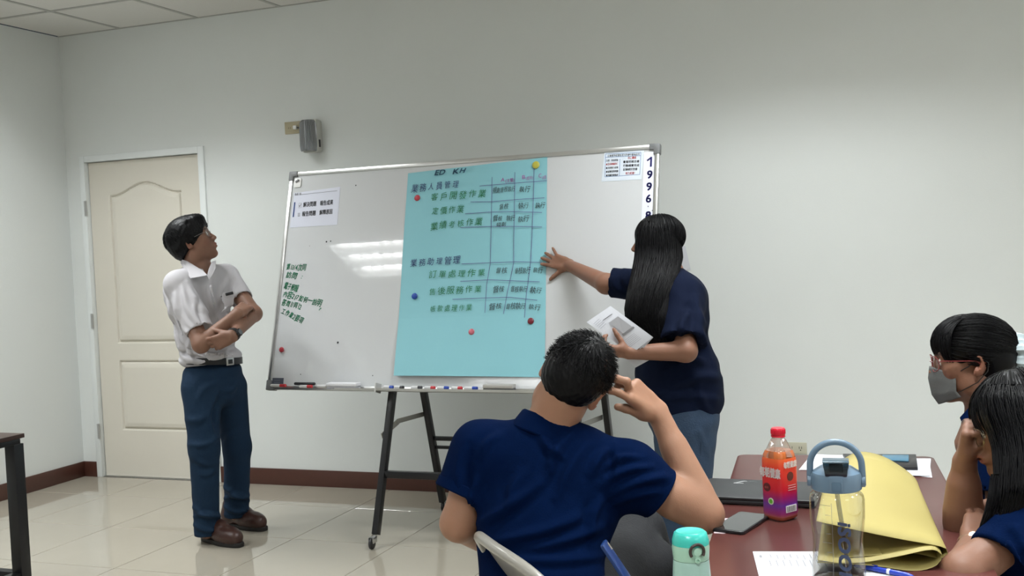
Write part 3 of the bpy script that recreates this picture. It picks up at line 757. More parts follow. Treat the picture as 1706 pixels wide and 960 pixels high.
# ---- the blue poster
pc = [bq(680, 289), bq(912, 262), bq(908, 629), bq(659, 627)]
def pf(u, v):
    bulge = .010 * max(0, v - .72) / .28 * (1 + .5 * math.sin(u * 3.1)) if v > .72 else 0
    return .0012 + .004 * math.sin(v * 5.2) ** 2 * (1 - u) * .8 + bulge * (1.6 - u) + .0025 * math.sin(u * 7 + v * 3) ** 2
poster = empty('wall_poster', bP(1.15, .6, .0), label='large pale blue handwritten poster held on the whiteboard by magnets', cat='poster')
m_post = mat('blue_poster_paper', (.245, .535, .605), .62, noise=.02, nscale=4)
flat_sheet('sheet', [bP(*c) for c in pc], m_post, poster, nx=24, ny=40, fn=pf)
def pt(s_, x0, y0, x1, y1, h, m, **k): return bw('handwriting', s_, x0, y0, x1, y1, h, m, poster, off=.0085, jitter=.42, **k)
pt('ED', 724, 293.5, 742, 292, 10.5, m_teal, slant=.25, bold=.04); pt('KH', 754, 291, 776, 288.5, 10.5, m_teal, slant=.25, bold=.04)
for s_, x0, y0, x1, y1, h, mm in (
    ('業務人員管理', 686, 321, 768, 312, 15, m_navy), ('客戶開發作業', 718, 335, 813, 327, 15, m_green), ('定價作業', 720, 358, 776, 353, 14, m_green),
    ('業績考核作業', 718, 383, 807, 374, 14, m_green), ('業務助理管理', 684, 444, 770, 437.5, 14, m_navy), ('訂單處理作業', 715, 463.5, 812, 459, 14, m_green),
    ('售後服務作業', 715, 492, 806, 486, 14, m_green), ('帳款處理作業', 717, 520, 789, 517, 13, m_green),
    ('規劃督核執行', 822, 322, 859, 319, 10, m_ink), ('執行', 865, 321.5, 884, 320, 11, m_ink),
    ('督核', 832, 349, 848, 348, 10, m_ink), ('執行', 864, 349, 882, 347, 11, m_ink), ('執行', 892, 348, 909, 347, 11, m_ink),
    ('督核', 822, 369, 838, 368, 10, m_ink), ('執行', 844, 369, 859, 368, 10, m_ink), ('規劃', 827, 378.5, 844, 377.5, 8, m_ink), ('執行', 863, 370.5, 882, 369, 11, m_ink),
    ('督核', 826, 456, 846, 455, 11, m_ink), ('督核執行', 858, 456, 884, 455.5, 11, m_ink), ('執行', 888, 455, 905, 455, 11, m_ink),
    ('督核', 822, 487, 841, 486, 11, m_ink), ('督核執行', 851, 486.5, 879, 487, 11, m_ink), ('執行', 883, 488, 903, 489, 11, m_ink),
    ('督核', 815, 516, 837, 515, 11, m_ink), ('督核執行', 843, 515, 876, 515.5, 11, m_ink), ('執行', 880, 516, 901, 517, 11, m_ink)):
    pt(s_, x0, y0, x1, y1, h * (.95 if mm is m_ink else .86), mm, slant=.12, track=.0 if mm is m_ink else .22)
pt('A', 835, 304, 843, 303, 9, m_mag); pt('(主管)', 843, 304.5, 858, 303, 6, m_mag, bold=.02); pt('B', 870, 299.5, 877, 299, 9, m_mag); pt('(經辦)', 877, 300.5, 889, 299.5, 6, m_mag)
pt('C', 898, 298, 904, 297, 9, m_mag); pt('(助理)', 904, 299.5, 911.5, 298.5, 6, m_mag)
for pp in ([(821, 296), (820, 350), (819, 400), (818, 440), (812, 475), (809, 522)], [(859, 288), (858, 350), (857, 400), (857, 438), (853, 458), (846, 490), (840, 524)],
           [(891, 280), (889, 350), (887, 400), (885, 438), (881, 470), (877, 500), (875, 530)],
           [(800, 311), (822, 309), (860, 306), (912, 302)], [(785, 337.5), (820, 337), (860, 333.5), (908, 330.5)], [(776, 357), (820, 354), (860, 353.5), (904, 355)],
           [(768, 380), (820, 378), (860, 378), (904, 379)], [(770, 440.5), (820, 438.5), (860, 437), (904, 438)], [(768, 469.5), (815, 467), (855, 468.5), (900, 470.5)], [(755, 499.5), (812, 497), (850, 496), (896, 501)]):
    f = []
    for a, b in zip(pp[:-1], pp[1:]):
        for t in (0, .5): f.append((a[0] * (1 - t) + b[0] * t, a[1] * (1 - t) + b[1] * t))
    bstroke('ruled_line', f + [pp[-1]], .0028, m_line, poster, off=.0085)

# ---- things in the tray
def tray_item(x0, x1): return bq(x0, 645)[0], bq(x1, 645)[0]
def marker(xa, xb, body, capc, lab, lift=0.0, o=.02, tilt=0.0):
    ua, ub = tray_item(xa, xb); a = tp(ua, o, .0115 + lift); b = tp(ub, o + tilt, .0115 + lift); dd = (b - a); L_ = np.linalg.norm(dd); dd /= L_
    t = empty('marker_pen', (a + b) / 2, label=lab, cat='marker', group='marker pens in the whiteboard tray')
    MB().lathe([(0, 0), (.0065, .0005), (.008, .004), (.008, L_ * .62)], a, 12, ax=dd).lathe([(0, L_ * .62), (.008, L_ * .62)], a, 12, ax=dd).build('barrel', mat(*body, .35), t)
    MB().lathe([(.0084, L_ * .62), (.0084, L_ * .97), (.006, L_), (0, L_)], a, 12, ax=dd).lathe([(0, L_ * .62), (.0084, L_ * .62)], a, 12, ax=dd).build('cap', mat(*capc, .35), t)
wp = ('pen_white', (.65, .65, .66))
kb_, kr, kbl = ('pen_black', (.02, .02, .025)), ('pen_red', (.5, .03, .04)), ('pen_blue', (.02, .06, .35))
marker(496, 530, kb_, kb_, 'black marker pen lying at the left end, below the notice', lift=.012, tilt=.0)
marker(455, 480, wp, kr, 'white marker with a red cap at the far left of the tray', o=.012)
marker(507, 528, wp, kr, 'white marker with red cap just under the black marker', o=.035)
marker(533, 549, wp, wp, 'plain white marker beside the white foam eraser')
for k, (a, b, c, nm) in enumerate(((644, 660, kbl, 'first blue-capped marker right of the tray end'), (662, 678, kb_, 'first black-capped marker in the row'), (690, 708, kb_, 'second black-capped marker in the row'), (712, 730, kr, 'red-capped marker left of the middle of the row'),
                              (733, 752, kbl, 'blue-capped marker in the middle of the row'), (757, 775, kr, 'red-capped marker right of the middle of the row'), (778, 800, kbl, 'blue-capped marker next to the grey eraser'))):
    marker(a, b, wp, c, 'white marker in the tray: ' + nm, tilt=.004 * (k % 2))
def board_eraser(x0, x1, col, h, lab, felt):
    ua, ub = tray_item(x0, x1); t = empty('board_eraser', tp((ua + ub) / 2, .028, .01), label=lab, cat='eraser')
    a = tp(ua, .004, .003); b = tp(ub, .004, .003); e = (b - a); L_ = np.linalg.norm(e); ff = Fr(a, x=e, y=tray_n)
    s = 1 if ff.R[2, 2] > 0 else -1
    MB(ff).box((0, 0, 0), (L_, .046, s * .012)).build('felt', mat(*felt, .9), t, bevel=.002)
    MB(ff).box((-.002, -.001, s * .0121), (L_ + .002, .047, s * h)).build('grip', mat(*col, .4), t, bevel=.004)
board_eraser(554, 603, ('foam_white', (.72, .72, .76)), .030, 'long white board eraser on the left of the tray', ('felt_grey', (.35, .35, .38)))
board_eraser(813, 861, ('eraser_grey', (.42, .40, .38)), .030, 'grey board eraser on the right of the tray', ('felt_dark', (.10, .10, .10)))
# ================================================================== MAHOGANY TABLE AND WHAT LIES ON IT
TZ = .74
e1 = np.array([.996, .09, 0]); e2 = np.array([.09, -.996, 0]); TA = np.array([4.762, -2.298, 0])
def tpt(a, b, z): return TA + e1 * a + e2 * b + np.array([0, 0, z])
TWd, TLn = .585, 1.8
m_mah = mat('mahogany_laminate', (.095, .030, .026), .28, noise=.22, nscale=9, spec=.5)
tb = empty('table', tpt(.29, .9, 0), label='long mahogany table at the right with bottles and papers', cat='table')
def rpoly(a0, a1, b0, b1, r, n=6):
    return rrect(a0, a1, b0, b1, r, n)
MB().prism(rpoly(0, TWd, 0, TLn, .03), TZ - .028, TZ, lambda a, b, z: tpt(a, b, z)).build('tabletop', m_mah, tb, bevel=.003)
for b in (.12, TLn - .12):
    for a in (.06, TWd - .06):
        MB().tube([tpt(a, b, 0.012), tpt(a, b, TZ - .028)], .016, 14).build('leg', m_steel, tb)
        MB().lathe([(0, 0), (.019, 0), (.019, .02), (0, .02)], tpt(a, b, 0), 12).build('foot', m_black, tb)
    MB().tube([tpt(.06, b, .12), tpt(TWd - .06, b, .12)], .012, 10).build('stretcher', m_steel, tb)
MB().prism([(.05, .10), (TWd - .05, .10), (TWd - .05, TLn - .10), (.05, TLn - .10)], TZ - .06, TZ - .029, lambda a, b, z: tpt(a, b, z)).build('under_frame', m_black, tb)
# asset sticker on the table's left edge
sk = onz(1180, 878, TZ)
stc = empty('asset_sticker', sk, label='pale pink printed label stuck at the left edge of the mahogany table', cat='sticker')
c0 = [tpt(.004, .80, TZ + .0006), tpt(.030, .80, TZ + .0006), tpt(.030, .94, TZ + .0006), tpt(.004, .94, TZ + .0006)]
flat_sheet('label', c0, mat('label_pink', (.62, .50, .54), .5), stc, 1, 1, .0004)
for k in range(4): stroke('print_line', [(.010 + .004 * k, .83), (.010 + .004 * k, .91)], lambda a, b: tpt(a, b, TZ + .0012), .0016, m_ink, stc)

# laptop
LZ = TZ + .0215
lp = [onz(1190, 797, LZ), onz(1338, 803, LZ), onz(1333, 833, LZ), onz(1203, 826, LZ)]
cc = sum(lp) / 4; ex = (lp[1] - lp[0]); ex /= np.linalg.norm(ex); lf = Fr((cc[0], cc[1], TZ), x=ex, z=(0, 0, 1))
LWd, LDp = .31, .215
lap = empty('laptop', lf.o, label='closed black laptop lying on the far half of the mahogany table', cat='laptop')
m_lap = mat('laptop_black', (.022, .024, .027), .42)
MB(lf).prism(rrect(-LWd / 2, LWd / 2, -LDp / 2, LDp / 2, .012), .003, .0125, lambda a, b, z: (a, b, z)).build('base', m_lap, lap, bevel=.0015)
MB(lf).prism(rrect(-LWd / 2, LWd / 2, -LDp / 2, LDp / 2, .012), .0135, .0205, lambda a, b, z: (a, b, z)).build('lid', m_lap, lap, bevel=.0015)
MB(lf).box((-LWd / 2 + .02, -LDp / 2 + .004, .0124), (LWd / 2 - .02, LDp / 2 - .004, .0136)).build('gasket', m_black, lap, smooth=False)
MB(lf).box((LWd / 2 - .002, -LDp / 2 + .04, .006), (LWd / 2 + .0006, LDp / 2 - .03, .010)).build('port_strip', mat('silver_trim', (.5, .48, .44), .3, metal=.6), lap)
for a in (-.13, .13):
    for b in (-.08, .08): MB(lf).lathe([(0, 0), (.006, 0), (.006, .003), (0, .003)], (a, b, 0), 10).build('rubber_foot', m_black, lap)
m_sil = mat('silver_logo', (.62, .63, .65), .25, metal=.5)
lo = lf.inv(onz(1234, 803, LZ))
for a, b, c_, d_ in ((-.016, -.014, .010, -.014), (-.012, -.012, .004, .012), (.004, .013, .014, .014)):
    MB(lf).bar((lo[0] + a, lo[1] + b, .0207), (lo[0] + c_, lo[1] + d_, .0207), .005, .0006).build('logo', m_sil, lap, smooth=False)
for k in range(3): MB(lf).box((lo[0] + .022 + .008 * k, lo[1] + .008, .0205), (lo[0] + .027 + .008 * k, lo[1] + .012, .0209)).build('logo', mat('dim_logo', (.15, .16, .17), .4), lap)

# phone
pz = TZ + .009
pq = [onz(1237, 852, pz), onz(1279, 857, pz), onz(1231, 886, pz), onz(1191, 880, pz)]
pcn = sum(pq) / 4; py = (pq[0] - pq[3] + pq[1] - pq[2]); pf_ = Fr((pcn[0], pcn[1], TZ), y=py, z=(0, 0, 1))
ph = empty('phone', pf_.o, label='black smartphone lying face up on the mahogany table before the red bottle', cat='phone')
PL = np.linalg.norm(py) / 2; PWd = .082
MB(pf_).prism(rrect(-PWd / 2, PWd / 2, -PL / 2, PL / 2, .010), .0, .0085, lambda a, b, z: (a, b, z)).build('case', m_black, ph, bevel=.002)
MB(pf_).prism(rrect(-PWd / 2 + .003, PWd / 2 - .003, -PL / 2 + .003, PL / 2 - .003, .008), .0085, .0092, lambda a, b, z: (a, b, z)).build('screen', mat('phone_glass', (.03, .032, .035), .12, coat=.6), ph)
MB(pf_).box((PWd / 2 - .001, .0, .003), (PWd / 2 + .0012, .025, .006)).build('side_button', mat('dark_metal', (.1, .1, .1), .3, metal=1), ph)

# red tea bottle
rb = onz(1301, 864, TZ); r_ax = Fr(rb, y=(CAM - rb) * np.array([1, 1, 0]), z=(0, 0, 1), sc=.93)   # y faces the viewer side
rbt = empty('tea_bottle', rb, label='red and purple labelled tea bottle with a red cap', cat='bottle')
S = .0368
m_tea = mat('orange_tea', (.50, .13, .035), .12, coat=.5)
m_lab = mat('bottle_label', (.6, .03, .02), .35)
nt = m_lab.node_tree; bs = nt.nodes['Principled BSDF']; tc = nt.nodes.new('ShaderNodeTexCoord'); sx = nt.nodes.new('ShaderNodeSeparateXYZ'); cr = nt.nodes.new('ShaderNodeValToRGB')
mp = nt.nodes.new('ShaderNodeMapRange'); mp.inputs['From Min'].default_value = -.075; mp.inputs['From Max'].default_value = .075
nt.links.new(tc.outputs['Object'], sx.inputs[0]); nt.links.new(sx.outputs['Z'], mp.inputs['Value']); nt.links.new(mp.outputs[0], cr.inputs[0]); nt.links.new(cr.outputs[0], bs.inputs['Base Color'])
els = cr.color_ramp.elements; els[0].position = 0; els[0].color = (.42, .13, .05, 1); els[1].position = 1; els[1].color = (.75, .13, .03, 1)
for p_, c_ in ((.08, (.30, .03, .16)), (.22, (.12, .03, .26)), (.34, (.30, .012, .12)), (.46, (.55, .012, .03)), (.8, (.68, .03, .018))):
    e = els.new(p_); e.color = (*c_, 1)
SQ = 5.5
def lz(fr, prof, n=48, sq=None):
    return MB(fr).lathe(prof, (0, 0, 0), n, ax=(0, 0, 1), sq=sq)
lz(r_ax, [(0, .003), (S * .80, .002), (S * .93, .008), (S * .95, .012)], sq=SQ).build('bottle_foot', mat('purple_foot', (.35, .09, .05), .15, coat=.4), rbt)
lz(r_ax, [(S * .95, .012), (S * .97, .018), (S * .96, .05), (S * .965, .11), (S * .965, .155), (S * .93, .165)], sq=SQ).build('label_sleeve', m_lab, rbt)
lz(r_ax, [(S * .93, .165), (S * .92, .172), (S * .80, .183), (0, .183)], sq=4.5).build('tea', m_tea, rbt)
lz(r_ax, [(S * .94, .165), (S * .93, .172), (S * .70, .192), (.018, .210), (.0145, .214), (.0145, .222)], sq=3.2).build('shoulder', clear_mat('clear_pet', (.90, .90, .88), .04, 2.0), rbt)
m_rcap = mat('red_cap', (.62, .008, .035), .3, coat=.4)
MB(r_ax).lathe([(0, .218), (.0185, .218), (.0185, .223)], n=28).build('neck_ring', m_rcap, rbt)
cp = MB(r_ax); cp.lathe([(0, .2235), (.0175, .2235), (.0185, .226), (.0185, .238), (.0165, .2415), (0, .2415)], n=28)
for k in range(36):
    a = k * math.pi / 18; cp.bar((.0186 * math.cos(a), .0186 * math.sin(a), .226), (.0186 * math.cos(a), .0186 * math.sin(a), .238), .001, .001)
cp.build('cap', m_rcap, rbt)
yaw_b = .35
def face(side, off=.0006):
    """label faces: two flat sides turned a little to the viewer"""
    def f(x, z):
        if side == 0: return r_ax.p((x, S * .975 + off, z))
        return r_ax.p((S * .975 + off, -x, z))
    return f
# turn the bottle so that two sides show: rotate the frame about z
r2 = Fr(rb, y=r_ax.R[:, 1] * math.cos(yaw_b) + r_ax.R[:, 0] * math.sin(yaw_b), z=(0, 0, 1))
for o in list(bpy.data.objects):
    if o.parent is rbt:
        pass
def rot_children(root, ang):
    Rm = Matrix.Translation(root.location) @ Matrix.Rotation(ang, 4, 'Z') @ Matrix.Translation(-root.location)
    for o in bpy.data.objects:
        if o.parent is root: o.rotation_euler = (0, 0, ang); o.location = Rm @ o.location
# with the square section centred on the frame axes, text faces are written directly in the frame and turned together
def front(x, z, off=.0008): return r_ax.p((-x, S * .975 + off, z))
m_lw = mat('label_white', (.80, .78, .78), .4); m_dk = mat('label_maroon', (.10, .01, .015), .4)
write('label_text', '每朝健康', lambda x, y: front(x, y, .0016), m_lw, rbt, .027, x0=-.035, y0=.117, width=.070, bold=.08)
for xx, zz, r in ((-.012, .088, .0115), (.0, .0, 0)):
    if r: MB(r_ax).lathe([(0, 0), (r, 0), (r, .0008), (0, .0008)], (-xx, S * .97, zz), 24, ax=(0, 1, 0)).build('label_disc', m_dk, rbt)
write('label_text', '綠茶', lambda x, y: front(x, y, .0022), mat('label_pinkish', (.5, .12, .1), .5), rbt, .007, x0=-.019, y0=.085, width=.014)
MB(r_ax).lathe([(0, 0), (.009, 0), (.009, .0009), (0, .0009)], (-.0, S * .97, .052), 24, ax=(0, 1, 0)).build('label_seal', mat('seal_white', (.6, .65, .5), .4), rbt)
MB(r_ax).lathe([(0, 0), (.006, 0), (.006, .0013), (0, .0013)], (-.0, S * .97, .052), 24, ax=(0, 1, 0)).build('label_seal', mat('seal_green', (.12, .4, .03), .4), rbt)
# side panel (towards -x of the frame = right in view)
def side(x, z, off=.0008): return r_ax.p((-(S * .975 + off), -x, z))
write('label_text', '每朝健康', lambda x, y: side(x, y, .0016), m_lw, rbt, .018, x0=-.026, y0=.142, width=.050, bold=.08)
MB(r_ax).lathe([(0, 0), (.012, 0), (.012, .0008), (0, .0008)], (-S * .97, 0, .118), 24, ax=(-1, 0, 0)).build('label_disc', m_dk, rbt)
for k in range(3): stroke('label_line', [(-.010, .094 - .006 * k), (.020, .094 - .006 * k)], lambda a, b: side(a, b), .0022, mat('label_pale', (.6, .35, .35), .5), rbt)
MB(r_ax).box((-(S * .975 + .001), -.020, .024), (-(S * .97), .020, .042)).build('barcode_plate', m_lw, rbt, smooth=False)
for k in range(12):
    w_ = .0018 if k % 3 else .0028; stroke('barcode_bar', [(-.016 + .0028 * k, .026), (-.016 + .0028 * k, .040)], lambda a, b: side(a, b, .0014), w_ * .6, m_ink, rbt)
rot_children(rbt, -.72)

# big clear water bottle with a handle lid
bd_ = 2.08; bb0 = P(1399, 990, bd_); bb0 = np.array([bb0[0], bb0[1], TZ]); bq_ = Fr(bb0, y=(CAM - bb0) * np.array([1, 1, 0]), z=(0, 0, 1))
wbt = empty('water_bottle', bb0, label='large clear water bottle with a blue-grey loop handle lid', cat='bottle')
m_clr = clear_mat('smoky_plastic', (.93, .93, .90), .04, 1.1); m_lid = mat('blue_grey_lid', (.13, .20, .28), .35, coat=.15); m_lid2 = mat('dark_blue_grey', (.06, .11, .15), .25, coat=.4)
R0 = .050
MB(bq_).lathe([(0, .002), (R0 * .90, .002), (R0 * .99, .010), (R0, .03), (R0 * .985, .06), (R0 * .93, .095), (R0 * .925, .112), (R0 * .985, .135), (R0 * 1.02, .155), (R0 * 1.02, .188), (R0 * .98, .197), (R0 * .86, .203), (R0 * .86, .208)], n=56).build('bottle_body', m_clr, wbt)
MB(bq_).lathe([(0, .004), (R0 * .88, .004), (R0 * .955, .012), (R0 * .965, .030), (0, .0302)], n=48).build('water', clear_mat('water', (.93, .95, .97), .02, .9), wbt)
MB(bq_).lathe([(0, .207), (R0 * .90, .207), (R0 * .94, .209), (R0 * .945, .233), (R0 * .90, .240), (R0 * .60, .250), (0, .252)], n=56).build('lid', m_lid, wbt)
hp = []
for k in range(25):
    a = math.pi * k / 24; hp.append((R0 * .95 * math.cos(a) * (1.0), .0, .252 + .045 * math.sin(a)))
hp = [(R0 * .965, 0, .214)] + [(R0 * .965, 0, .235)] + hp + [(-R0 * .965, 0, .235), (-R0 * .965, 0, .214)]
MB(bq_).tube(hp, .0062, 12).build('handle', m_lid, wbt)
for s_ in (-1, 1): MB(bq_).lathe([(0, 0), (.011, 0), (.011, .006), (0, .008)], (s_ * R0 * .93, 0, .222), 20, ax=(s_, 0, 0)).build('pivot', m_lid, wbt)
MB(bq_).prism([(-.020, .238), (.020, .238), (.024, .264), (-.024, .264)], .012, .044, lambda a, z, y: (a, y, z)).build('spout_cover', clear_mat('spout_smoke', (.16, .26, .30), .05, 2.2), wbt, bevel=.003)
MB(bq_).box((-.024, .008, .2645), (.024, .047, .268)).build('spout_rim', m_lid2, wbt, bevel=.0012)
MB(bq_).box((-.013, .02, .244), (.013, .036, .262)).build('spout', m_lid2, wbt, bevel=.003)
MB(bq_).prism(rrect(-.0125, .0125, .208, .236, .003), R0 * .93, R0 * .99, lambda a, z, y: (a, y, z)).build('latch', m_lid, wbt, bevel=.0012)
MB(bq_).prism(rrect(-.0085, .0085, .212, .230, .003), R0 * .99, R0 * 1.01, lambda a, z, y: (a, y, z)).build('latch_button', mat('latch_blue', (.10, .17, .25), .35), wbt, bevel=.001)
MB(bq_).tube([(.0, .004, .206), (-.004, .004, .17), (-.012, .002, .11), (-.020, 0, .012)], .0042, 12).build('straw', clear_mat('straw_grey', (.62, .63, .66), .1, 1.2), wbt)
def cyl(x, z, off=.0008):
    rr = np.interp(z, [.03, .06, .095, .112, .135, .155, .188], [1, .985, .93, .925, .985, 1.02, 1.02]) * R0 + off
    a = -x / R0 ; return bq_.p((rr * math.sin(a), rr * math.cos(a), z))
m_bt = mat('bottle_print', (.045, .065, .13), .4)
# vertical lettering, read turned clockwise
def vtext(x, y): return cyl(.006 + y, .158 - x)
write('lettering', 'iSOON!', vtext, m_bt, wbt, .033, width=.135, y0=-.006, slant=.2, bold=.07)
for k in range(9):
    z = .185 - .018 * k; stroke('scale_mark', [(-.022 if k % 2 else -.032, z), (-.012, z)], cyl, .0007, m_greyink, wbt)
stroke('scale_line', [(-.010, .19), (-.010, .11), (-.010, .03)], cyl, .0007, m_greyink, wbt)

# green bottle, near left
gb = P(1155, 1030, 1.96); gb = np.array([gb[0] , gb[1], TZ]); gq = Fr(gb, y=(CAM - gb) * np.array([1, 1, 0]), z=(0, 0, 1))
gbt = empty('drink_bottle', gb, label='mint green drinking bottle with turquoise flip lid, near corner of the table', cat='bottle')
m_mint = mat('mint_plastic', (.36, .60, .47), .3, coat=.2); m_turq = mat('turquoise_lid', (.04, .50, .43), .3, coat=.2)
G = .0335
MB(gq).lathe([(0, .001), (G * .85, .001), (G * .95, .008), (G, .05), (G * 1.02, .09), (G * .97, .115), (G * .96, .120)], n=48).build('bottle_body', mat('frosted_mint', (.36, .56, .50), .35, coat=.2), gbt)
MB(gq).lathe([(G * .955, .1205), (G * .97, .124), (G * 1.01, .142), (G * .985, .1475)], n=48).build('collar', m_mint, gbt)
MB(gq).lathe([(G * .99, .1478), (G * .985, .155), (G * .88, .1675), (G * .76, .1705), (G * .55, .1695), (0, .1685)], n=48).build('lid', m_turq, gbt)
ca = -.22
def gcy(a, z, r): return (r * math.sin(-a), r * math.cos(a), z)
ring = [gcy(.33 + .36 * math.sin(t), .141 + .0135 * math.cos(t), G * 1.05 + .001) for t in np.linspace(-2.2, 2.2, 20)]
MB(gq).tube(ring, .0028, 8).build('clip_ring', mat('clip_brown', (.05, .035, .03), .4), gbt)
MB(gq).lathe([(0, 0), (.007, 0), (.007, .004), (0, .005)], gcy(.33, .141, G * 1.0), 20, ax=gcy(.33, 0, 1)).build('clip_button', m_mint, gbt)
MB(gq).bar(gcy(.33, .141, G * 1.04), gcy(.33, .127, G * 1.04), .007, .003, up=gcy(.33, 0, 1)).build('clip_arm', m_mint, gbt, bevel=.001)
MB(gq).lathe([(0, 0), (.0055, 0), (.0055, .003), (.0022, .0032), (.0022, .001), (0, .001)], gcy(.33, .126, G * 1.02), 20, ax=gcy(.33, 0, 1)).build('clip_knob', m_mint, gbt)

# papers
def paper(name, corners, label, z=TZ + .0012, lines=None, n=(6, 6), fn=None, grp=None):
    c = [onz(x, y, z) for x, y in corners] if len(corners[0]) == 2 else corners
    t = empty(name, sum(c) / 4, label=label, cat='paper', group=grp)
    flat_sheet('sheet', c, m_paper, t, *n, fn=fn); return t, c
tl, tr_ = onz(1254, 919, TZ + .001), onz(1358, 919, TZ + .001)
ee = tr_ - tl; ee /= np.linalg.norm(ee); ff = np.cross(ee, (0, 0, 1.0)); ff = ff if ff[1] < 0 else -ff
pw, c = paper('paper_sheet', [tl, tl + ee * .21, tl + ee * .21 + ff * .297, tl + ff * .297], 'white printed sheet lying on the table left of the clear bottle', n=(3, 3))
def ppt(a, b): return tl + ee * a + ff * b + np.array([0, 0, .0006])
for k in range(10): stroke('print_line', [(.035 + .014 * k, .022 + .004 * (k % 3)), (.036 + .014 * k, .05 + .006 * ((k * 7) % 3))], ppt, .0012, m_greyink, pw)
for k in range(11): stroke('print_line', [(.03 + .014 * k, .066), (.031 + .014 * k, .11)], ppt, .0012, m_greyink, pw)
write('print_text', '核對表', lambda x, y: ppt(.012 + y, .03 + x), m_ink, pw, .006)
write('handwriting', '處理', lambda x, y: ppt(.145 + x, .04 - y), m_greyink, pw, .012, jitter=.4)
stroke('handwriting', [(.06, .01), (.08, .02), (.075, .04), (.09, .05), (.1, .045)], ppt, .0009, m_greyink, pw)
a_, b_ = onz(1446, 951, TZ + .001), onz(1552, 964, TZ + .001); e_ = b_ - a_; e_ /= np.linalg.norm(e_); f_ = np.cross(e_, (0, 0, 1.0)); f_ = f_ if f_[1] < 0 else -f_
paper('paper_sheet', [a_ - e_ * .09, a_ + e_ * .12, a_ + e_ * .12 + f_ * .28, a_ - e_ * .09 + f_ * .28], 'white sheet under the blue pen, right of the clear bottle', n=(3, 3))
p1, _ = paper('paper_sheet', [(1352, 757), (1420, 759), (1415, 783), (1331, 783)], 'white paper at the far end of the table, behind the blue-grey handle', z=TZ + .0012, n=(3, 3))
p2, _ = paper('paper_sheet', [(1366, 760), (1440, 760), (1437, 790), (1346, 790)], 'upper white paper at the far left end of the table, lying on another sheet', z=TZ + .0022, n=(3, 3))
p3, _ = paper('paper_sheet', [(1500, 764), (1551, 764), (1549, 793), (1505, 792)], 'white papers at the far right corner of the table', z=TZ + .0034, n=(3, 3))
p4, _ = paper('paper_sheet', [(1505, 770), (1549, 771), (1553, 796), (1509, 791)], 'lower sheet under the white papers at the far right corner', z=TZ + .0012, n=(3, 3))
# tablet / folder
fz = TZ + .012
fq = [onz(x, y, fz) for x, y in ((1404, 756), (1526, 757), (1529, 779), (1420, 777))]
tbk = empty('black_folder', sum(fq) / 4, label='black folder with a blue notebook cover at the far end of the table', cat='folder')
V = [q - np.array([0, 0, .008]) for q in fq] + fq
MB().faces(V, [(0, 1, 2, 3), (7, 6, 5, 4), (0, 4, 5, 1), (1, 5, 6, 2), (2, 6, 7, 3), (3, 7, 4, 0)]).build('cover', m_black, tbk, bevel=.001)
fq2 = [onz(x, y, fz + .004) for x, y in ((1470, 757.5), (1514, 758), (1514, 768), (1470, 766))]
V = [q - np.array([0, 0, .0038]) for q in fq2] + fq2
nb = empty('blue_notebook', sum(fq2) / 4, label='small blue notebook lying on the black folder at the far end', cat='notebook')
MB().faces(V, [(0, 1, 2, 3), (7, 6, 5, 4), (0, 4, 5, 1), (1, 5, 6, 2), (2, 6, 7, 3), (3, 7, 4, 0)]).build('cover', mat('dull_blue', (.06, .16, .24), .35), nb, bevel=.0008)

# blue pen
pa, pb = onz(1462, 949, TZ + .0075), onz(1523, 961, TZ + .0065); dd = pb - pa; LL = np.linalg.norm(dd); dd /= LL; pa2 = pa - dd * .05; LL += .05
pen = empty('ballpoint_pen', (pa + pb) / 2, label='blue ballpoint pen lying in front of the yellow poster roll', cat='pen')
m_pen = mat('pen_blue_body', (.02, .05, .42), .25, coat=.4)
MB().lathe([(0, 0), (.0045, .001), (.0052, .006), (.0055, LL * .55), (.0055, LL * .88), (.003, LL * .97), (.0008, LL), (0, LL)], pa2, 16, ax=dd).build('barrel', m_pen, pen)
MB().bar(pa2 + np.array([0, 0, .007]), pa2 + dd * .05 + np.array([0, 0, .007]), .004, .0015).build('clip', m_pen, pen)
MB().lathe([(.0056, LL * .56), (.006, LL * .57), (.006, LL * .60), (.0056, LL * .61)], pa2, 16, ax=dd).build('band', m_white, pen)

# yellow poster paper, folded over itself
m_yel = mat('yellow_paper', (.39, .325, .110), .6, noise=.015, nscale=3)
def yl(near, far, dn, df, n=10):
    """ruled sheet between two profile polylines given as (px, py) at a near and a far depth"""
    def res(pl, m=44):
        pl = np.array(pl, float); t = np.concatenate([[0], np.cumsum(np.linalg.norm(np.diff(pl, axis=0), axis=1))]); t /= t[-1]
        # smooth resample (Catmull-Rom on index, chord-length samples)
        tt = np.linspace(0, 1, m); out = []
        for s in tt:
            i = min(np.searchsorted(t, s, 'right') - 1, len(pl) - 2); u = (s - t[i]) / (t[i + 1] - t[i] + 1e-9)
            p0, p1_, p2_, p3_ = pl[max(i - 1, 0)], pl[i], pl[i + 1], pl[min(i + 2, len(pl) - 1)]
            out.append(.5 * ((2 * p1_) + (-p0 + p2_) * u + (2 * p0 - 5 * p1_ + 4 * p2_ - p3_) * u * u + (-p0 + 3 * p1_ - 3 * p2_ + p3_) * u ** 3))
        return np.array(out)
    A, B = res(near), res(far); V = []
    dnf = dn if callable(dn) else (lambda k: dn); dff = df if callable(df) else (lambda k: df)
    m = len(A)
    Wn = [P(*A[k], dnf(k / (m - 1))) for k in range(m)]; Wf = [P(*B[k], dff(k / (m - 1))) for k in range(m)]
    for j in range(n + 1):
        t = j / n
        for k in range(m): V.append(Wn[k] * (1 - t) + Wf[k] * t)
    F = [(j * m + k, j * m + k + 1, (j + 1) * m + k + 1, (j + 1) * m + k) for j in range(n) for k in range(m - 1)]
    return np.array(V), F
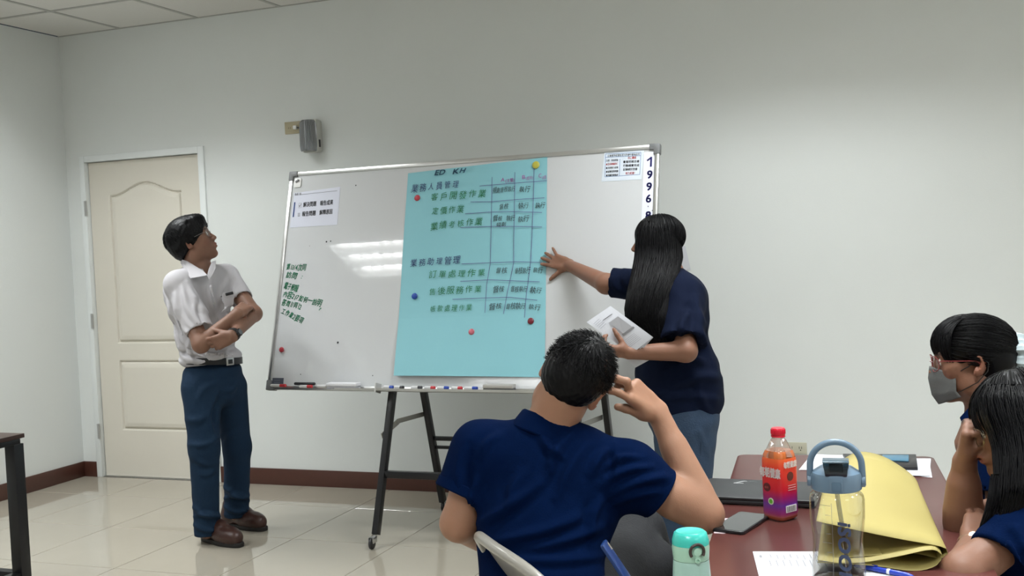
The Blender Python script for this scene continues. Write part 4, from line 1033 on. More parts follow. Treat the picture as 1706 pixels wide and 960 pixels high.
yr = empty('yellow_poster_roll', P(1480, 860, 2.6), label='large sheet of yellow poster paper folded over on the table', cat='poster')
V, F = yl([(1360, 868), (1395, 876), (1440, 886), (1500, 898), (1550, 907), (1572, 912), (1580, 919), (1576, 928), (1562, 930), (1520, 922), (1470, 925), (1400, 930), (1362, 932)],
          [(1376, 788), (1400, 768), (1432, 753), (1470, 760), (1502, 778), (1520, 792), (1528, 802), (1526, 808), (1515, 809), (1490, 808), (1450, 807), (1410, 806), (1378, 804)], 2.235, 2.89)
o = mesh_np('outer_fold', V, F, m_yel, yr)
V2, F2 = yl([(1362, 933), (1400, 938), (1445, 936), (1500, 926), (1545, 916.5), (1562, 918), (1570, 927), (1562, 941), (1540, 950), (1510, 951), (1470, 945), (1430, 941), (1362, 938)],
            [(1378, 805), (1400, 806), (1450, 806.5), (1490, 807), (1512, 807), (1520, 808), (1523, 810), (1520, 812), (1512, 813), (1490, 812), (1450, 811), (1410, 810), (1378, 809)], 2.205, 2.86)
o2 = mesh_np('inner_fold', V2, F2, m_yel, yr)
for q in (o, o2):
    md = q.modifiers.new('thickness', 'SOLIDIFY'); md.thickness = .0007
def yw(x, y): return P(x, y, 1224. / (y - 383) * .996)
for s_, x, y, wdt, h in (('預期', 1453, 897, 14, 8), ('②', 1451, 906, 15, 8), ('製、', 1453, 919, 15, 9), ('口、', 1479, 914, 14, 8), ('工作', 1499, 909, 20, 8), ('人', 1528, 905, 6, 6)):
    write('handwriting', s_, lambda a, b, x=x, y=y: yw(x + a, y - b - a * .12), mat('brown_marker', (.07, .03, .01), .5), yr, h, width=wdt, jitter=.3)
stroke('ruled_line', [(1444, 911), (1480, 905), (1516, 899.5)], yw, .5, mat('brown_marker', (.1, .05, .02), .5), yr)
stroke('ruled_line', [(1445, 923), (1480, 919.5), (1520, 911)], yw, .5, mat('brown_marker', (.1, .05, .02), .5), yr)

# ------------------------------------------------------------------ grey folding chair of the seated man
RH = np.array([math.cos(YAW), -math.sin(YAW), 0]); FH = np.array([math.sin(YAW), math.cos(YAW), 0])
m_chair = mat('grey_enamel_steel', (.30, .285, .255), .28, coat=.4)
def folding_chair(o, fwd, label, grp=None):
    fr = Fr(o, y=fwd, z=(0, 0, 1)); t = empty('folding_chair', o, label=label, cat='chair', group=grp)
    W = .215
    # bent tube frame: front legs run up into the rounded back hoop
    def side_pt(s, z): # leans back going up
        return (s * W, .20 - .47 * z / .78 * .98, z)
    hoop = []
    for z in np.linspace(.02, .66, 12): hoop.append(side_pt(-1, z))
    for a in np.linspace(math.pi, 0, 21):
        z = .68 + .115 * math.sin(a) ** .8 if math.sin(a) > 0 else .68
        c_ = math.cos(a); xx = W * (1 if c_ > 0 else -1) * abs(c_) ** .55; yb = .20 - .47 * z / .78 * .98
        hoop.append((xx, yb - .018 * (1 - (xx / W) ** 2), z))
    for z in np.linspace(.66, .02, 12): hoop.append(side_pt(1, z))
    MB(fr).tube(hoop, .0125, 12).build('back_frame', m_chair, t)
    for s in (-1, 1):
        MB(fr).tube([(s * (W - .03), -.24, .02), (s * (W - .03), .0, .30), (s * (W - .03), .16, .43)], .011, 10).build('rear_leg', m_chair, t)
        MB(fr).lathe([(0, 0), (.016, 0), (.015, .03), (0, .03)], side_pt(s, 0), 12).build('rubber_foot', m_black, t)
        MB(fr).lathe([(0, 0), (.015, 0), (.014, .03), (0, .03)], (s * (W - .03), -.245, 0), 12).build('rubber_foot', m_black, t)
    MB(fr).tube([(-W + .03, -.17, .11), (W - .03, -.17, .11)], .008, 8).build('stretcher', m_chair, t)
    MB(fr).tube([(-W, .13, .14), (W, .13, .14)], .008, 8).build('stretcher', m_chair, t)
    # pressed back panel
    V = []; n, m = 18, 12
    for j in range(m + 1):
        z = .55 + .225 * j / m
        for i in range(n + 1):
            x = (i / n * 2 - 1) * (W - .012); top = .68 + .115 * max(0, 1 - (abs(x) / W) ** 2.6) ** .6 - .006
            zz = .55 + (top - .55) * j / m; V.append((x, .20 - .59 * zz - .022 * (1 - (x / W) ** 2) + .004, zz))
    k = len(V); V += [(a, b + .004, c_) for a, b, c_ in V]; F = []
    for j in range(m):
        for i in range(n):
            a = j * (n + 1) + i; F += [(a, a + 1, a + n + 2, a + n + 1), (k + a + n + 1, k + a + n + 2, k + a + 1, k + a)]
    rim = [i for i in range(n + 1)] + [j * (n + 1) + n for j in range(1, m + 1)] + [m * (n + 1) + i for i in range(n - 1, -1, -1)] + [j * (n + 1) for j in range(m - 1, 0, -1)]
    F += [(b, a, k + a, k + b) for a, b in zip(rim, rim[1:] + rim[:1])]
    MB(fr).faces(V, F).build('back_panel', m_chair, t)
    MB(fr).prism(rrect(-W + .02, W - .02, -.17, .22, .06, 6), .43, .45, lambda a, b, z: (a, b, z)).build('seat', m_chair, t, bevel=.006)
    return t
# ================================================================== PEOPLE: shared builders
m_skin = mat('skin', (.40, .22, .155), .5, vcol=True, noise=.05, nscale=60, sss=.12, bump=.05, bscale=350, spec=.4)
m_hair = mat('black_hair', (.0022, .0021, .0028), .42, spec=.18)
m_eye = mat('eye_white', (.6, .58, .55), .15); m_iris = mat('iris_dark', (.02, .01, .008), .1)
SKIN = {'tan': (.215, .112, .076), 'fair': (.330, .172, .108), 'mid': (.215, .104, .066)}
def smooth01(x): x = np.clip(x, 0, 1); return x * x * (3 - 2 * x)

def hand(S, wrist, f, n, right=True, curl=(20, 20, 20, 20), spread=(6, 2, -2, -7), thumb=(35, 20), sc=1.0, tcurl=20, base=None, flen=1.0, tlen=1.0):
    """palm and five separate fingers; f finger direction, n palm-facing direction. Returns finger tips."""
    f = np.array(f, float); f /= np.linalg.norm(f); n = np.array(n, float); n -= f * (n @ f); n /= np.linalg.norm(n)
    s = np.cross(f, n) if right else np.cross(n, f); w = np.array(wrist, float)
    off = [.028, .009, -.010, -.027]; kl = [.088, .092, .087, .079]; ln = [.070, .078, .072, .057]; rr = [.0088, .0090, .0086, .0076]; tips = []
    for i in range(4):
        kn = w + sc * (f * kl[i] + s * off[i] + n * (-.002 - .002 * abs(i - 1)))
        S.cone(w + sc * (s * off[i] * .55), kn, .0165 * sc, .0122 * sc, k=.012 * sc)
        a = math.radians(spread[i]); fd = f * math.cos(a) + s * math.sin(a); c = curl[i] if hasattr(curl, '__len__') else curl
        c = c if hasattr(c, '__len__') else (c, c * 1.1, c * .7)
        p = kn; th = 0; L = ln[i] * sc * flen; r = rr[i] * sc
        for q, (fr_, r0, r1) in enumerate(((.45, 1.12, 1.0), (.30, 1.0, .93), (.25, .93, .78))):
            th += math.radians(c[q]); d_ = fd * math.cos(th) + n * math.sin(th); p2 = p + d_ * L * fr_
            S.cone(p, p2, r * r0, r * r1, k=.004 * sc); p = p2
        tips.append((p, -(f * -math.sin(th) + n * math.cos(th)), d_))
    S.ell(w + sc * (f * .035 + s * .022 + n * .008), (.019 * sc,) * 3, k=.015 * sc)      # thumb pad
    S.ell(w + sc * (f * .035 - s * .018 + n * .006), (.017 * sc,) * 3, k=.015 * sc)
    a = math.radians(thumb[0]); b = math.radians(thumb[1])
    t0 = w + sc * (f * .020 + s * .016 + n * .004); td = f * math.cos(a) * math.cos(b) + s * math.sin(a) * math.cos(b) + n * math.sin(b)
    t1 = t0 + td * .042 * sc * (tlen * .5 + .5); S.cone(t0, t1, .0145 * sc, .0115 * sc, k=.010 * sc)
    c = math.radians(tcurl); td2 = td * math.cos(c) + (f * .8 + n * .5 - s * .3) * math.sin(c); td2 /= np.linalg.norm(td2)
    t2 = t1 + td2 * .032 * sc * tlen; S.cone(t1, t2, .0110 * sc, .0102 * sc, k=.004 * sc)
    t3 = t2 + (td2 + .15 * n) * .024 * sc * tlen; S.cone(t2, t3, .0102 * sc, .0082 * sc, k=.004 * sc)
    tips.append((t3, -n, td2)); return tips

def head(S, F, female=False, mouth=0.0):
    c = F.sc; R = F.R
    def E(p, r, k=.02, mode='add'): S.ell(F.p(p), np.array(r) * c, R, k * c, mode)
    def Cn(a, b, ra, rb, k=.015, mode='add'): S.cone(F.p(a), F.p(b), ra * c, rb * c, k * c, mode=mode)
    E((0, -.012, .035), (.074, .096, .080)); E((0, .033, -.012), (.060, .055, .075), .03)
    E((0, .030, -.062), (.052 - .004 * female, .050, .046), .03); E((0, .066, -.098), (.022, .019, .017), .025)
    for s in (-1, 1):
        E((s * .040, .054, -.022), (.022, .022, .022), .02); E((s * .048, .0, -.065), (.014, .03, .028), .03)
    Cn((-.034, .078, .022), (.034, .078, .022), .010, .010, .018)
    for s in (-1, 1):
        E((s * .031, .098, .0015), (.018, .015, .0125), .012, 'sub'); E((s * .031, .0765, .001), (.0150, .0115, .0120), .006)
    Cn((0, .082, .012), (0, .103, -.029), .0065, .0105, .012)
    for s in (-1, 1): E((s * .0105, .097, -.033), (.0075, .010, .0065), .006)
    E((0, .092, -.036), (.010, .010, .006), .006)
    for s in (-1, 1): E((s * .006, .104, -.0405), (.0028, .0035, .0026), .002, 'sub')
    E((0, .084, -.060), (.026, .012, .014), .014)
    E((0, .0925, -.0565), (.021, .0075, .0055), .005); E((0, .091, -.0685), (.018, .0078, .0062), .005)
    E((0, .101, -.0622 - mouth), (.020, .008, .0016 + mouth), .002, 'sub')
    for s in (-1, 1):
        e = F.p((s * .077, -.010, -.008)); er = Fr(F.o, y=F.v((s * .45, .9, 0)), z=F.v((s * .12, -.12, 1))).R
        S.ell(e, np.array((.0075, .019, .031)) * c, er, .006 * c); S.ell(F.p((s * .083, -.002, -.004)), np.array((.006, .010, .018)) * c, er, .004 * c, 'sub')
        S.ell(F.p((s * .075, .001, -.030)), np.array((.006, .008, .008)) * c, er, .006 * c)
def face_color(V, F, base, lips=(.30, .09, .075), tips=()):
    col = np.tile(np.array(base, float), (len(V), 1))
    if F is not None:
        q = F.inv(V); m = np.exp(-((q[:, 0] / .019) ** 4 + ((q[:, 1] - .094) / .012) ** 4 + ((q[:, 2] + .0625) / .010) ** 4)) * (q[:, 1] > .08)
        col = col * (1 - .75 * m[:, None]) + np.array(lips) * .75 * m[:, None]
        for s in (-1, 1): # brows are hair-dark skin
            b = np.exp(-(((q[:, 0] - s * .032) / .019) ** 4 + ((q[:, 2] - .0235 + .06 * abs(1) * (np.abs(q[:, 0]) - .03) ** 2 * 10) / .0045) ** 4)) * (q[:, 1] > .05)
            col = col * (1 - .85 * b[:, None]) + .012 * b[:, None]
            e = np.exp(-(((q[:, 0] - s * .079) / .02) ** 2 + ((q[:, 1] + .008) / .025) ** 2 + ((q[:, 2] + .008) / .035) ** 2)); col *= (1 - e[:, None] * np.array([-.04, .14, .16]))
            e = np.exp(-(((q[:, 0] - s * .045) / .022) ** 2 + ((q[:, 1] - .06) / .03) ** 2 + ((q[:, 2] + .035) / .02) ** 2)); col *= (1 + e[:, None] * np.array([.06, -.05, -.06]))
    for p, up, d_ in tips:
        r = V - (p - np.array(d_) * .003 + np.array(up) * .006); m = np.exp(-(np.linalg.norm(r, axis=1) / .0062) ** 4)
        col = col * (1 - .6 * m[:, None]) + np.array(base) * np.array([1.35, 1.45, 1.5]) * .6 * m[:, None]
    return col
def eyes(F, root, look=(0, 1, 0)):
    for s in (-1, 1):
        c = F.p((s * .031, .0765, .0005)); a = F.v(look); a /= np.linalg.norm(a)
        e = MB().lathe([(0, -.0118 * F.sc), (.008 * F.sc, -.0085 * F.sc), (.0118 * F.sc, 0), (.0095 * F.sc, .007 * F.sc), (.0055 * F.sc, .0105 * F.sc), (0, .0118 * F.sc)], c + a * .0022 * F.sc, 20, ax=a).build('eye', m_eye, root)
        MB().lathe([(.0052 * F.sc, .0110 * F.sc), (.003 * F.sc, .0122 * F.sc), (0, .0125 * F.sc)], c + a * .0022 * F.sc, 16, ax=a).build('iris', m_iris, e)
def glasses(F, root, m, rx=.0245, rz=.019, th=.0010, lens=True, cy=.098, tz=.010, halfrim=False, dz=-.002):
    g = MB(F)
    for s in (-1, 1):
        ring = [(s * .0325 + rx * np.sign(math.cos(a)) * abs(math.cos(a)) ** .8, cy - .004 * abs(math.cos(a)) - .010 * (abs(s * .0325 + rx * math.cos(a)) / .057) ** 2, dz + rz * np.sign(math.sin(a)) * abs(math.sin(a)) ** .8) for a in np.linspace(0, 2 * math.pi, 33)[:-1]]
        g.tube(ring, th, 6, closed=True)
        g.tube([(s * (.0325 + rx), cy - .013, dz + .006), (s * .068, cy - .022, .006), (s * .0775, .05, .005), (s * .080, .0, .004), (s * .079, -.018, -.012)], th * 1.1, 6)
    g.tube([(-.0325 + rx - .001, cy - .004, dz + .003), (0, cy + .002, dz + .006), (.0325 - rx + .001, cy - .004, dz + .003)], th, 6)
    o = g.build('glasses', m, root)
    for s in (-1, 1):
        V = [(s * .0325, cy - .004, dz)] + [(s * .0325 + .97 * rx * np.sign(math.cos(a)) * abs(math.cos(a)) ** .8, cy - .005 - .010 * (abs(s * .0325 + rx * math.cos(a)) / .057) ** 2, dz + .97 * rz * np.sign(math.sin(a)) * abs(math.sin(a)) ** .8) for a in np.linspace(0, 2 * math.pi, 25)[:-1]]
        MB(F).faces(V, [(0, 1 + k, 1 + (k + 1) % 24) for k in range(24)]).build('lens', clear_mat('spectacle_lens', (.96, .97, .97), .03, .8), o)
    return o

HC = np.array((0, -.012, .035)); HR = np.array((.074, .096, .080))
def hdir(p): # direction on the cranium ellipsoid from local coordinates
    q = (np.asarray(p, float) - HC) / HR; return q / np.linalg.norm(q, axis=-1, keepdims=True)
def hpos(u, off): return HC + u * (HR + off)
def slerp_paths(F, A, B, k, off0, off1, jit=.0015, arch=0.0):
    """strands hugging the scalp from directions A to B (n,3)"""
    A = A / np.linalg.norm(A, axis=1, keepdims=True); B = B / np.linalg.norm(B, axis=1, keepdims=True)
    w = np.arccos(np.clip((A * B).sum(1), -1, 1))[:, None] + 1e-6; out = []
    for i in range(k):
        t = i / (k - 1); D = (np.sin((1 - t) * w) * A + np.sin(t * w) * B) / np.sin(w)
        o = off0 * (1 - t) + off1 * t + arch * math.sin(math.pi * t); o = o.reshape(-1, 1) if hasattr(o, 'reshape') else o
        out.append(HC + D * (HR + o))
    Q = np.stack(out, 1); n = len(A)
    Q += RNG.normal(0, jit, (n, 1, 3)) * np.linspace(.3, 1, k)[None, :, None]
    return F.pa(Q.reshape(-1, 3)).reshape(n, k, 3)
def rand_dirs(n, test):
    out = []
    while sum(map(len, out)) < n:
        d = RNG.normal(size=(n * 2, 3)); d /= np.linalg.norm(d, axis=1, keepdims=True); p = HC + d * HR; out.append(d[test(p)])
    return np.concatenate(out)[:n]

def rings_noise(X, Y, Z): # soft cloth irregularity
    return (np.sin(X * 31 + 4 * np.sin(Z * 11)) * np.sin(Y * 27 + 2.1) * np.sin(Z * 23 + 3 * np.sin(X * 9)) + .5 * np.sin(X * 63 + Z * 20) * np.sin(Y * 57 + 1) * np.sin(Z * 49 + 2))
def cloth(S, name, m, root, folds=(), amp=.0022, smooth=1):
    for a, b, r in folds: S.cone(a, b, r, r * .4, k=.022)
    if amp: S.bumps(amp, rings_noise)
    V, F = S.mesh(smooth); return mesh_np(name, V, F, m, root)
def folds(V, F, lst):
    """press soft creases into cloth: ridges (+) or troughs (-) along drawn segments on the side facing the viewer"""
    V = V.copy(); T = np.concatenate([F[:, [0, 1, 2]], F[:, [0, 2, 3]]]); n = np.cross(V[T[:, 1]] - V[T[:, 0]], V[T[:, 2]] - V[T[:, 0]]); N = np.zeros_like(V)
    for k in range(3):
        for q in range(3): N[:, q] += np.bincount(T[:, k], n[:, q], len(V))
    N /= np.linalg.norm(N, axis=1, keepdims=True) + 1e-12; r = V - CAM; z = r @ FW; px = CX + FPX * (r @ RT) / z; py = CY - FPX * (r @ UP) / z
    vis = smooth01((-(N * r).sum(1) / np.linalg.norm(r, axis=1) + .1) / .3)
    for x0, y0, x1, y1, w, amp in lst:
        dx, dy = x1 - x0, y1 - y0; L = math.hypot(dx, dy); t = ((px - x0) * dx + (py - y0) * dy) / L ** 2; tc = np.clip(t, 0, 1)
        cx_ = x0 + tc * dx - dy / L * 6 * np.sin(tc * math.pi); cy_ = y0 + tc * dy + dx / L * 6 * np.sin(tc * math.pi)
        d = np.hypot(px - cx_, py - cy_); sd = np.sign((px - cx_) * -dy + (py - cy_) * dx)
        prof = np.exp(-(d / w) ** 2) - .45 * np.exp(-((d - 1.6 * w * sd) / w) ** 2) * (sd > 0)
        V += N * (1.6 * amp * prof * np.sin(math.pi * np.clip(.12 + tc * .76, 0, 1)) * vis)[:, None]
    return V
def valley(S, a, b, r): S.cone(a, b, r, r * .5, k=.016, mode='sub')
def sleeve(S, a, b, ra, rb, k=.03, n=None, f=1.0):
    S.cone(a, b, ra, rb, k, n, f, cut='b')
def cuff(S, a, b, r, depth=.018):
    """hollow the end of a sleeve"""
    a = np.array(a); b = np.array(b); u = (b - a) / np.linalg.norm(b - a); S.cone(b - u * depth, b + u * .05, r, r, k=.003, mode='sub', cut='a')
def band(S, a, b, r, t=.012, w=.012): # raised hem band near the cuff
    pass
def person(loc, label):
    return empty('person', loc, label=label, cat='person')
# ================================================================== 1. man in the white shirt
def man_white():
    feet = [(1.86, -1.215), (1.80, -.935)]
    root = person((1.97, -1.10, 0), 'standing man in white shirt and navy trousers, arms crossed, looking up at the whiteboard')
    F = Fr(P(320, 403, 5.46), y=D3(.90, .08, .46), z=D3(-.44, -.02, .90), sc=1.05)
    lat = D3(-.66, -.75, 0); fwd = D3(.75, -.66, 0); up = np.array([0, 0, 1.0]); R = np.stack([lat, fwd, up], 1)
    nb = P(331, 452, 5.47); sR, sL = P(297, 474, 5.34), P(377, 462, 5.60)
    eR, wR = P(335, 574, 5.20), P(396, 522, 5.26); eL, wL = P(423, 523, 5.42), P(387, 560, 5.17)
    hipR, hipL = P(336, 648, 5.42), P(380, 646, 5.58); kR, kL = P(340, 745, 5.39), P(395, 745, 5.62); aR, aL = P(344, 876, 5.45), P(393, 846, 5.72)
    # body
    S = SDF([F.p((0, 0, .12)), aR - up * .05, aL - up * .05, sR, sL, eL, eR, F.p((0, .1, 0)), F.p((0, -.1, 0))], .0085, [(F.o, .125, .0033), (P(352, 570, 5.2), .07, .0036)])
    S.chain([F.p((0, -.02, -.045)), nb], [.052, .060], .03)
    S.cone(nb, nb - up * .1, .06, .09, .04)
    S.ell(P(337, 505, 5.48), (.14, .09, .16), R, .05); S.ell(P(350, 590, 5.5), (.13, .095, .15), R, .05)
    S.cone(nb, sR, .045, .05, .03).cone(nb, sL, .045, .05, .03)
    S.chain([sR, eR, wR], [.050, .040, .026], .02).chain([sL, eL, wL], [.048, .039, .027], .02)
    S.chain([hipR, kR, aR - up * .03], [.075, .052, .038], .03).chain([hipL, kL, aL - up * .03], [.075, .052, .038], .03)
    head(S, F)
    fdir = P(347, 577, 5.175) - wL
    tips = hand(S, wL, fdir, D3(-.1, .95, .25), right=False, curl=((25, 45, 30), (25, 50, 30), (28, 50, 30), (30, 50, 30)), spread=(4, 1, -3, -6), thumb=(38, 25), sc=.98)
    tips += hand(S, wR, P(415, 508, 5.36) - wR, D3(.1, .9, -.1), right=True, curl=20, thumb=(20, 10), sc=.95)
    V, Fc = S.mesh(1)
    mesh_np('body', V, Fc, m_skin, root, col=face_color(V, F, SKIN['tan'], tips=tips))
    eyes(F, root, (0, 1, .1))
    # trousers
    m_tr = mat('navy_trousers', (.008, .023, .050), .85, spec=.2, noise=.12, nscale=8, bump=.15, bscale=90)
    S = SDF([hipR, hipL, kR, kL, aR, aL, P(355, 600, 5.5)], .0075, pad=.17)
    S.ell(P(354, 622, 5.5), (.158, .118, .085), R, .03); S.ell(P(356, 650, 5.5), (.160, .120, .10), R, .04)
    S.chain([hipR, kR, aR - up * .06], [.098, .074, .061], .03).chain([hipL, kL, aL - up * .06], [.096, .070, .063], .03)
    S.plane(P(353, 603, 5.5), D3(.06, 0, 1)); S.bumps(.0016, rings_noise)
    for a in (aR, aL): S.plane(a - up * .046, (0, 0, -1), lo=a - .12, hi=a + np.array([.12, .12, .05]))
    V, Fc = S.mesh(1)
    V = folds(V, Fc, [(322, 846, 372, 858, 5, .009), (368, 866, 324, 860, 4, .008), (322, 874, 368, 882, 4, .008), (374, 812, 418, 826, 5, .011), (418, 836, 374, 830, 4, .010), (374, 844, 414, 850, 4, .009),
        (318, 742, 364, 728, 5, .007), (320, 762, 362, 772, 5, .006), (312, 700, 345, 690, 7, .006), (400, 720, 376, 740, 6, .007), (358, 640, 330, 665, 6, .006), (372, 650, 395, 640, 5, .006), (365, 665, 362, 720, 5, -.012), (330, 790, 360, 780, 5, .005)])
    tr_ = mesh_np('trousers', V, Fc, m_tr, root)
    MB().tube([P(341, 612, 5.385), P(346, 622, 5.380), P(352, 634, 5.382)], .0012, 6).build('pocket_seam', mat('dark_seam', (.004, .009, .02), .8), tr_)
    # belt
    wc = P(353.5, 601, 5.5); bl = [wc + lat * .156 * math.cos(a) + fwd * .124 * math.sin(a) + up * (.002 + .004 * math.cos(a)) for a in np.linspace(0, 2 * math.pi, 49)[:-1]]
    bt = MB(); n_ = len(bl); V = []
    for p in bl:
        o = (p - wc); o /= np.linalg.norm(o)
        V += [p - up * .017, p + o * .004 - up * .017, p + o * .004 + up * .017, p + up * .017]
    bt.faces(V, [(4 * i + k, 4 * ((i + 1) % n_) + k, 4 * ((i + 1) % n_) + (k + 1) % 4, 4 * i + (k + 1) % 4) for i in range(n_) for k in range(4)])
    be = bt.build('belt', mat('black_leather', (.010, .010, .012), .35), root)
    bc = wc + fwd * .126 + lat * -.02; bfr = Fr(bc, y=fwd, z=up)
    MB(bfr).box((-.022, 0, -.019), (.022, .005, .019)).build('buckle', m_steel, be, bevel=.003)
    MB(bfr).box((-.013, .0045, -.011), (.013, .0065, .011)).build('buckle_inset', m_black, be, bevel=.001)
    # shirt
    m_sh = mat('white_shirt', (.49, .475, .50), .85, spec=.2, bump=.12, bscale=45)
    S = SDF([nb, sR, sL, P(330, 555, 5.2), P(405, 505, 5.4), wc, P(275, 500, 5.5), P(400, 560, 5.4)], .0062, pad=.13)
    S.ell(P(333, 500, 5.47), (.172, .120, .165), R, .05); S.ell(P(344, 560, 5.49), (.160, .130, .12), R, .06); S.ell(P(351, 596, 5.5), (.167, .132, .060), R, .03)
    S.cone(nb - up * .015, sR, .058, .062, .04).cone(nb - up * .015, sL, .058, .058, .04); S.ell(P(318, 480, 5.53), (.15, .09, .10), R, .06)
    cR = P(333, 552, 5.24); cL = P(404, 500, 5.49)
    S.cone(sR, cR, .066, .067, .035, cut='b'); S.cone(sL, cL, .062, .058, .035, cut='b')
    # folds
    for a, b, r in ((P(300, 500, 5.28), P(322, 545, 5.20), .007), (P(285, 512, 5.36), P(305, 560, 5.30), .008), (P(318, 480, 5.30), P(345, 520, 5.30), .006), (P(352, 478, 5.33), P(362, 520, 5.30), .006),
                    (P(380, 470, 5.5), P(372, 505, 5.40), .008), (P(300, 580, 5.38), P(345, 597, 5.33), .008), (P(345, 588, 5.31), P(390, 592, 5.34), .007), (P(296, 566, 5.40), P(318, 590, 5.34), .008),
                    (P(276, 500, 5.45), P(290, 530, 5.42), .008), (P(370, 520, 5.30), P(390, 500, 5.38), .006)): S.cone(a, b, r, r * .4, k=.018)
    for a, b, r in ((P(322, 505, 5.27), P(345, 545, 5.25), .006), (P(375, 478, 5.42), P(380, 512, 5.38), .006), (P(308, 572, 5.33), P(340, 590, 5.30), .005), (P(292, 540, 5.40), P(302, 575, 5.36), .006), (P(345, 500, 5.32), P(340, 478, 5.33), .004)): valley(S, a, b, r)
    S.bumps(.0018, rings_noise)
    cuff(S, sR, cR, .058, .015); cuff(S, sL, cL, .050, .014)
    S.cone(nb + D3(.1, -.35, 0) * .02 + up * .03, nb + up * .12, .050, .075, k=.006, mode='sub'); S.cone(nb + fwd * .07 - up * .03, nb + fwd * .09 + up * .08, .006, .04, k=.006, mode='sub')
    S.plane(P(345, 608, 5.4), D3(.13, 0, -1))
    V, Fc = S.mesh(1)
    V = folds(V, Fc, [(292, 492, 312, 552, 5, .008), (305, 480, 330, 540, 5, .007), (312, 470, 350, 525, 4, .006), (283, 505, 300, 575, 5, .008), (352, 470, 362, 530, 3, .006), (378, 468, 376, 512, 5, .009), (384, 520, 366, 548, 4, .007),
        (300, 560, 345, 592, 5, .008), (296, 580, 330, 604, 5, .008), (340, 590, 392, 586, 5, .007), (350, 600, 380, 578, 4, .006), (392, 470, 398, 500, 4, .006), (330, 500, 346, 545, 4, -.007), (318, 565, 322, 600, 4, .007), (300, 520, 322, 555, 4, -.006)])
    sh = mesh_np('shirt', V, Fc, m_sh, root)
    # collar wings and placket
    def patch(name, pp, m, th=.004, par=sh):
        q = [P(*c) for c in pp]; n = np.cross(q[1] - q[0], q[2] - q[0]); n /= np.linalg.norm(n); n = n if n @ (CAM - q[0]) > 0 else -n
        V = [c - n * th for c in q] + [c for c in q]; k = len(q)
        return MB().faces(V, [tuple(range(k))[::-1], tuple(range(k, 2 * k))] + [(i, (i + 1) % k, k + (i + 1) % k, k + i) for i in range(k)]).build(name, m, par, bevel=.0015)
    patch('collar', [(303, 433, 5.415), (312, 436, 5.39), (338, 452, 5.335), (345, 459, 5.325), (332, 461, 5.31), (317, 464, 5.305), (306, 448, 5.36), (300, 438, 5.41)], m_sh)
    patch('collar', [(346, 459, 5.335), (349, 448, 5.36), (354, 436, 5.41), (360, 434, 5.43), (360, 446, 5.39), (355, 456, 5.355), (349, 466, 5.33)], m_sh)
    for k, (a, b) in enumerate(((351, 481), (357, 506), (362, 531), (366, 551))):
        MB().lathe([(0, 0), (.0055, 0), (.0055, .002), (0, .0025)], P(a, b, (5.325, 5.31, 5.31, 5.315)[k]), 12, ax=fwd).build('button', mat('button_grey', (.4, .4, .4), .3), sh)
    pk = patch('pocket', [(370, 489, 5.325), (391, 484, 5.36), (389, 508, 5.35), (375, 513, 5.325)], m_sh, .004)
    MB().tube([P(376, 491, 5.318), P(388, 488, 5.335)], .0075, 10).build('pocket_item', m_black, pk)
    # hair
    hair_male(F, root, style='swept')
    glasses(F, root, mat('thin_steel_rim', (.25, .24, .23), .3, metal=.8), rx=.025, rz=.017, th=.0009)
    # watch on the left wrist
    ax = (wL - eL); ax /= np.linalg.norm(ax); wcn = wL - ax * .015; wf = Fr(wcn, z=ax, y=D3(.35, -.9, .2) - ax * (D3(.35, -.9, .2) @ ax))
    wt = MB(wf).lathe([(.0295, -.011), (.033, -.010), (.033, .010), (.0295, .011), (.0285, 0), (.0295, -.011)], n=28).build('wristwatch', m_black, root)
    MB(wf).lathe([(0, 0), (.019, 0), (.019, .007), (.016, .010), (0, .0102)], (.012, .0285, 0), 24, ax=(.35, 1, 0)).build('watch_case', mat('dark_case', (.03, .03, .035), .25, metal=.5), wt)
    MB(wf).lathe([(0, .0104), (.014, .0104), (.014, .0108), (0, .011)], (.012, .0285, 0), 24, ax=(.35, 1, 0)).build('watch_face', mat('watch_face', (.10, .11, .12), .1, coat=.6), wt)
    # shoes
    m_br = mat('brown_leather', (.042, .016, .012), .38, noise=.2, nscale=25, bump=.1, bscale=60); m_so = mat('dark_rubber', (.012, .010, .010), .6); m_lc = mat('dark_lace', (.012, .008, .008), .7)
    for (hx, hy), dv, ank in ((feet[0], (.285, -.075), aR), (feet[1], (.30, -.06), aL)):
        f = Fr((hx, hy, 0), y=(dv[0], dv[1], 0), z=(0, 0, 1)); S = SDF([f.p((-.06, -.02, 0)), f.p((.06, .3, .14)), f.p((.06, -.02, 0)), f.p((-.06, .3, 0))], .0042, pad=.02)
        X3 = f.v((1, 0, 0))
        S.cone(f.p((0, .045, .060)), f.p((0, .15, .055)), .040, .043, .02).cone(f.p((0, .15, .052)), f.p((.004, .252, .042)), .044, .036, .02).cone(f.p((0, .04, .058)), f.p((0, .06, .110)), .039, .044, .02)
        S.ell(f.p((0, .20, .050)), (.052, .082, .044), f.R, .02); S.ell(f.p((0, .045, .055)), (.042, .052, .045), f.R, .02); S.cone(f.p((0, .24, .035)), f.p((0, .26, .035)), .030, .024, .02); S.ell(f.p((0, .125, .092)), (.036, .060, .034), f.R, .02); S.cone(f.p((0, .03, .07)), f.p((0, .05, .118)), .040, .045, .02)
        S.cone(f.p((-.034, .185, .083)), f.p((-.036, .255, .060)), .0035, .0035, .004).cone(f.p((.034, .185, .083)), f.p((.036, .255, .060)), .0035, .0035, .004); S.cone(f.p((-.036, .255, .058)), f.p((0, .275, .055)), .0035, .0035, .004).cone(f.p((.036, .255, .058)), f.p((0, .275, .055)), .0035, .0035, .004)
        S.cone(f.p((0, .055, .118)), f.p((0, .065, .17)), .037, .04, .004, mode='sub'); S.plane(f.p((0, 0, .018)), (0, 0, -1)); V, Fc = S.mesh(1)
        so_ = mesh_np('shoe', V, Fc, m_br, root)
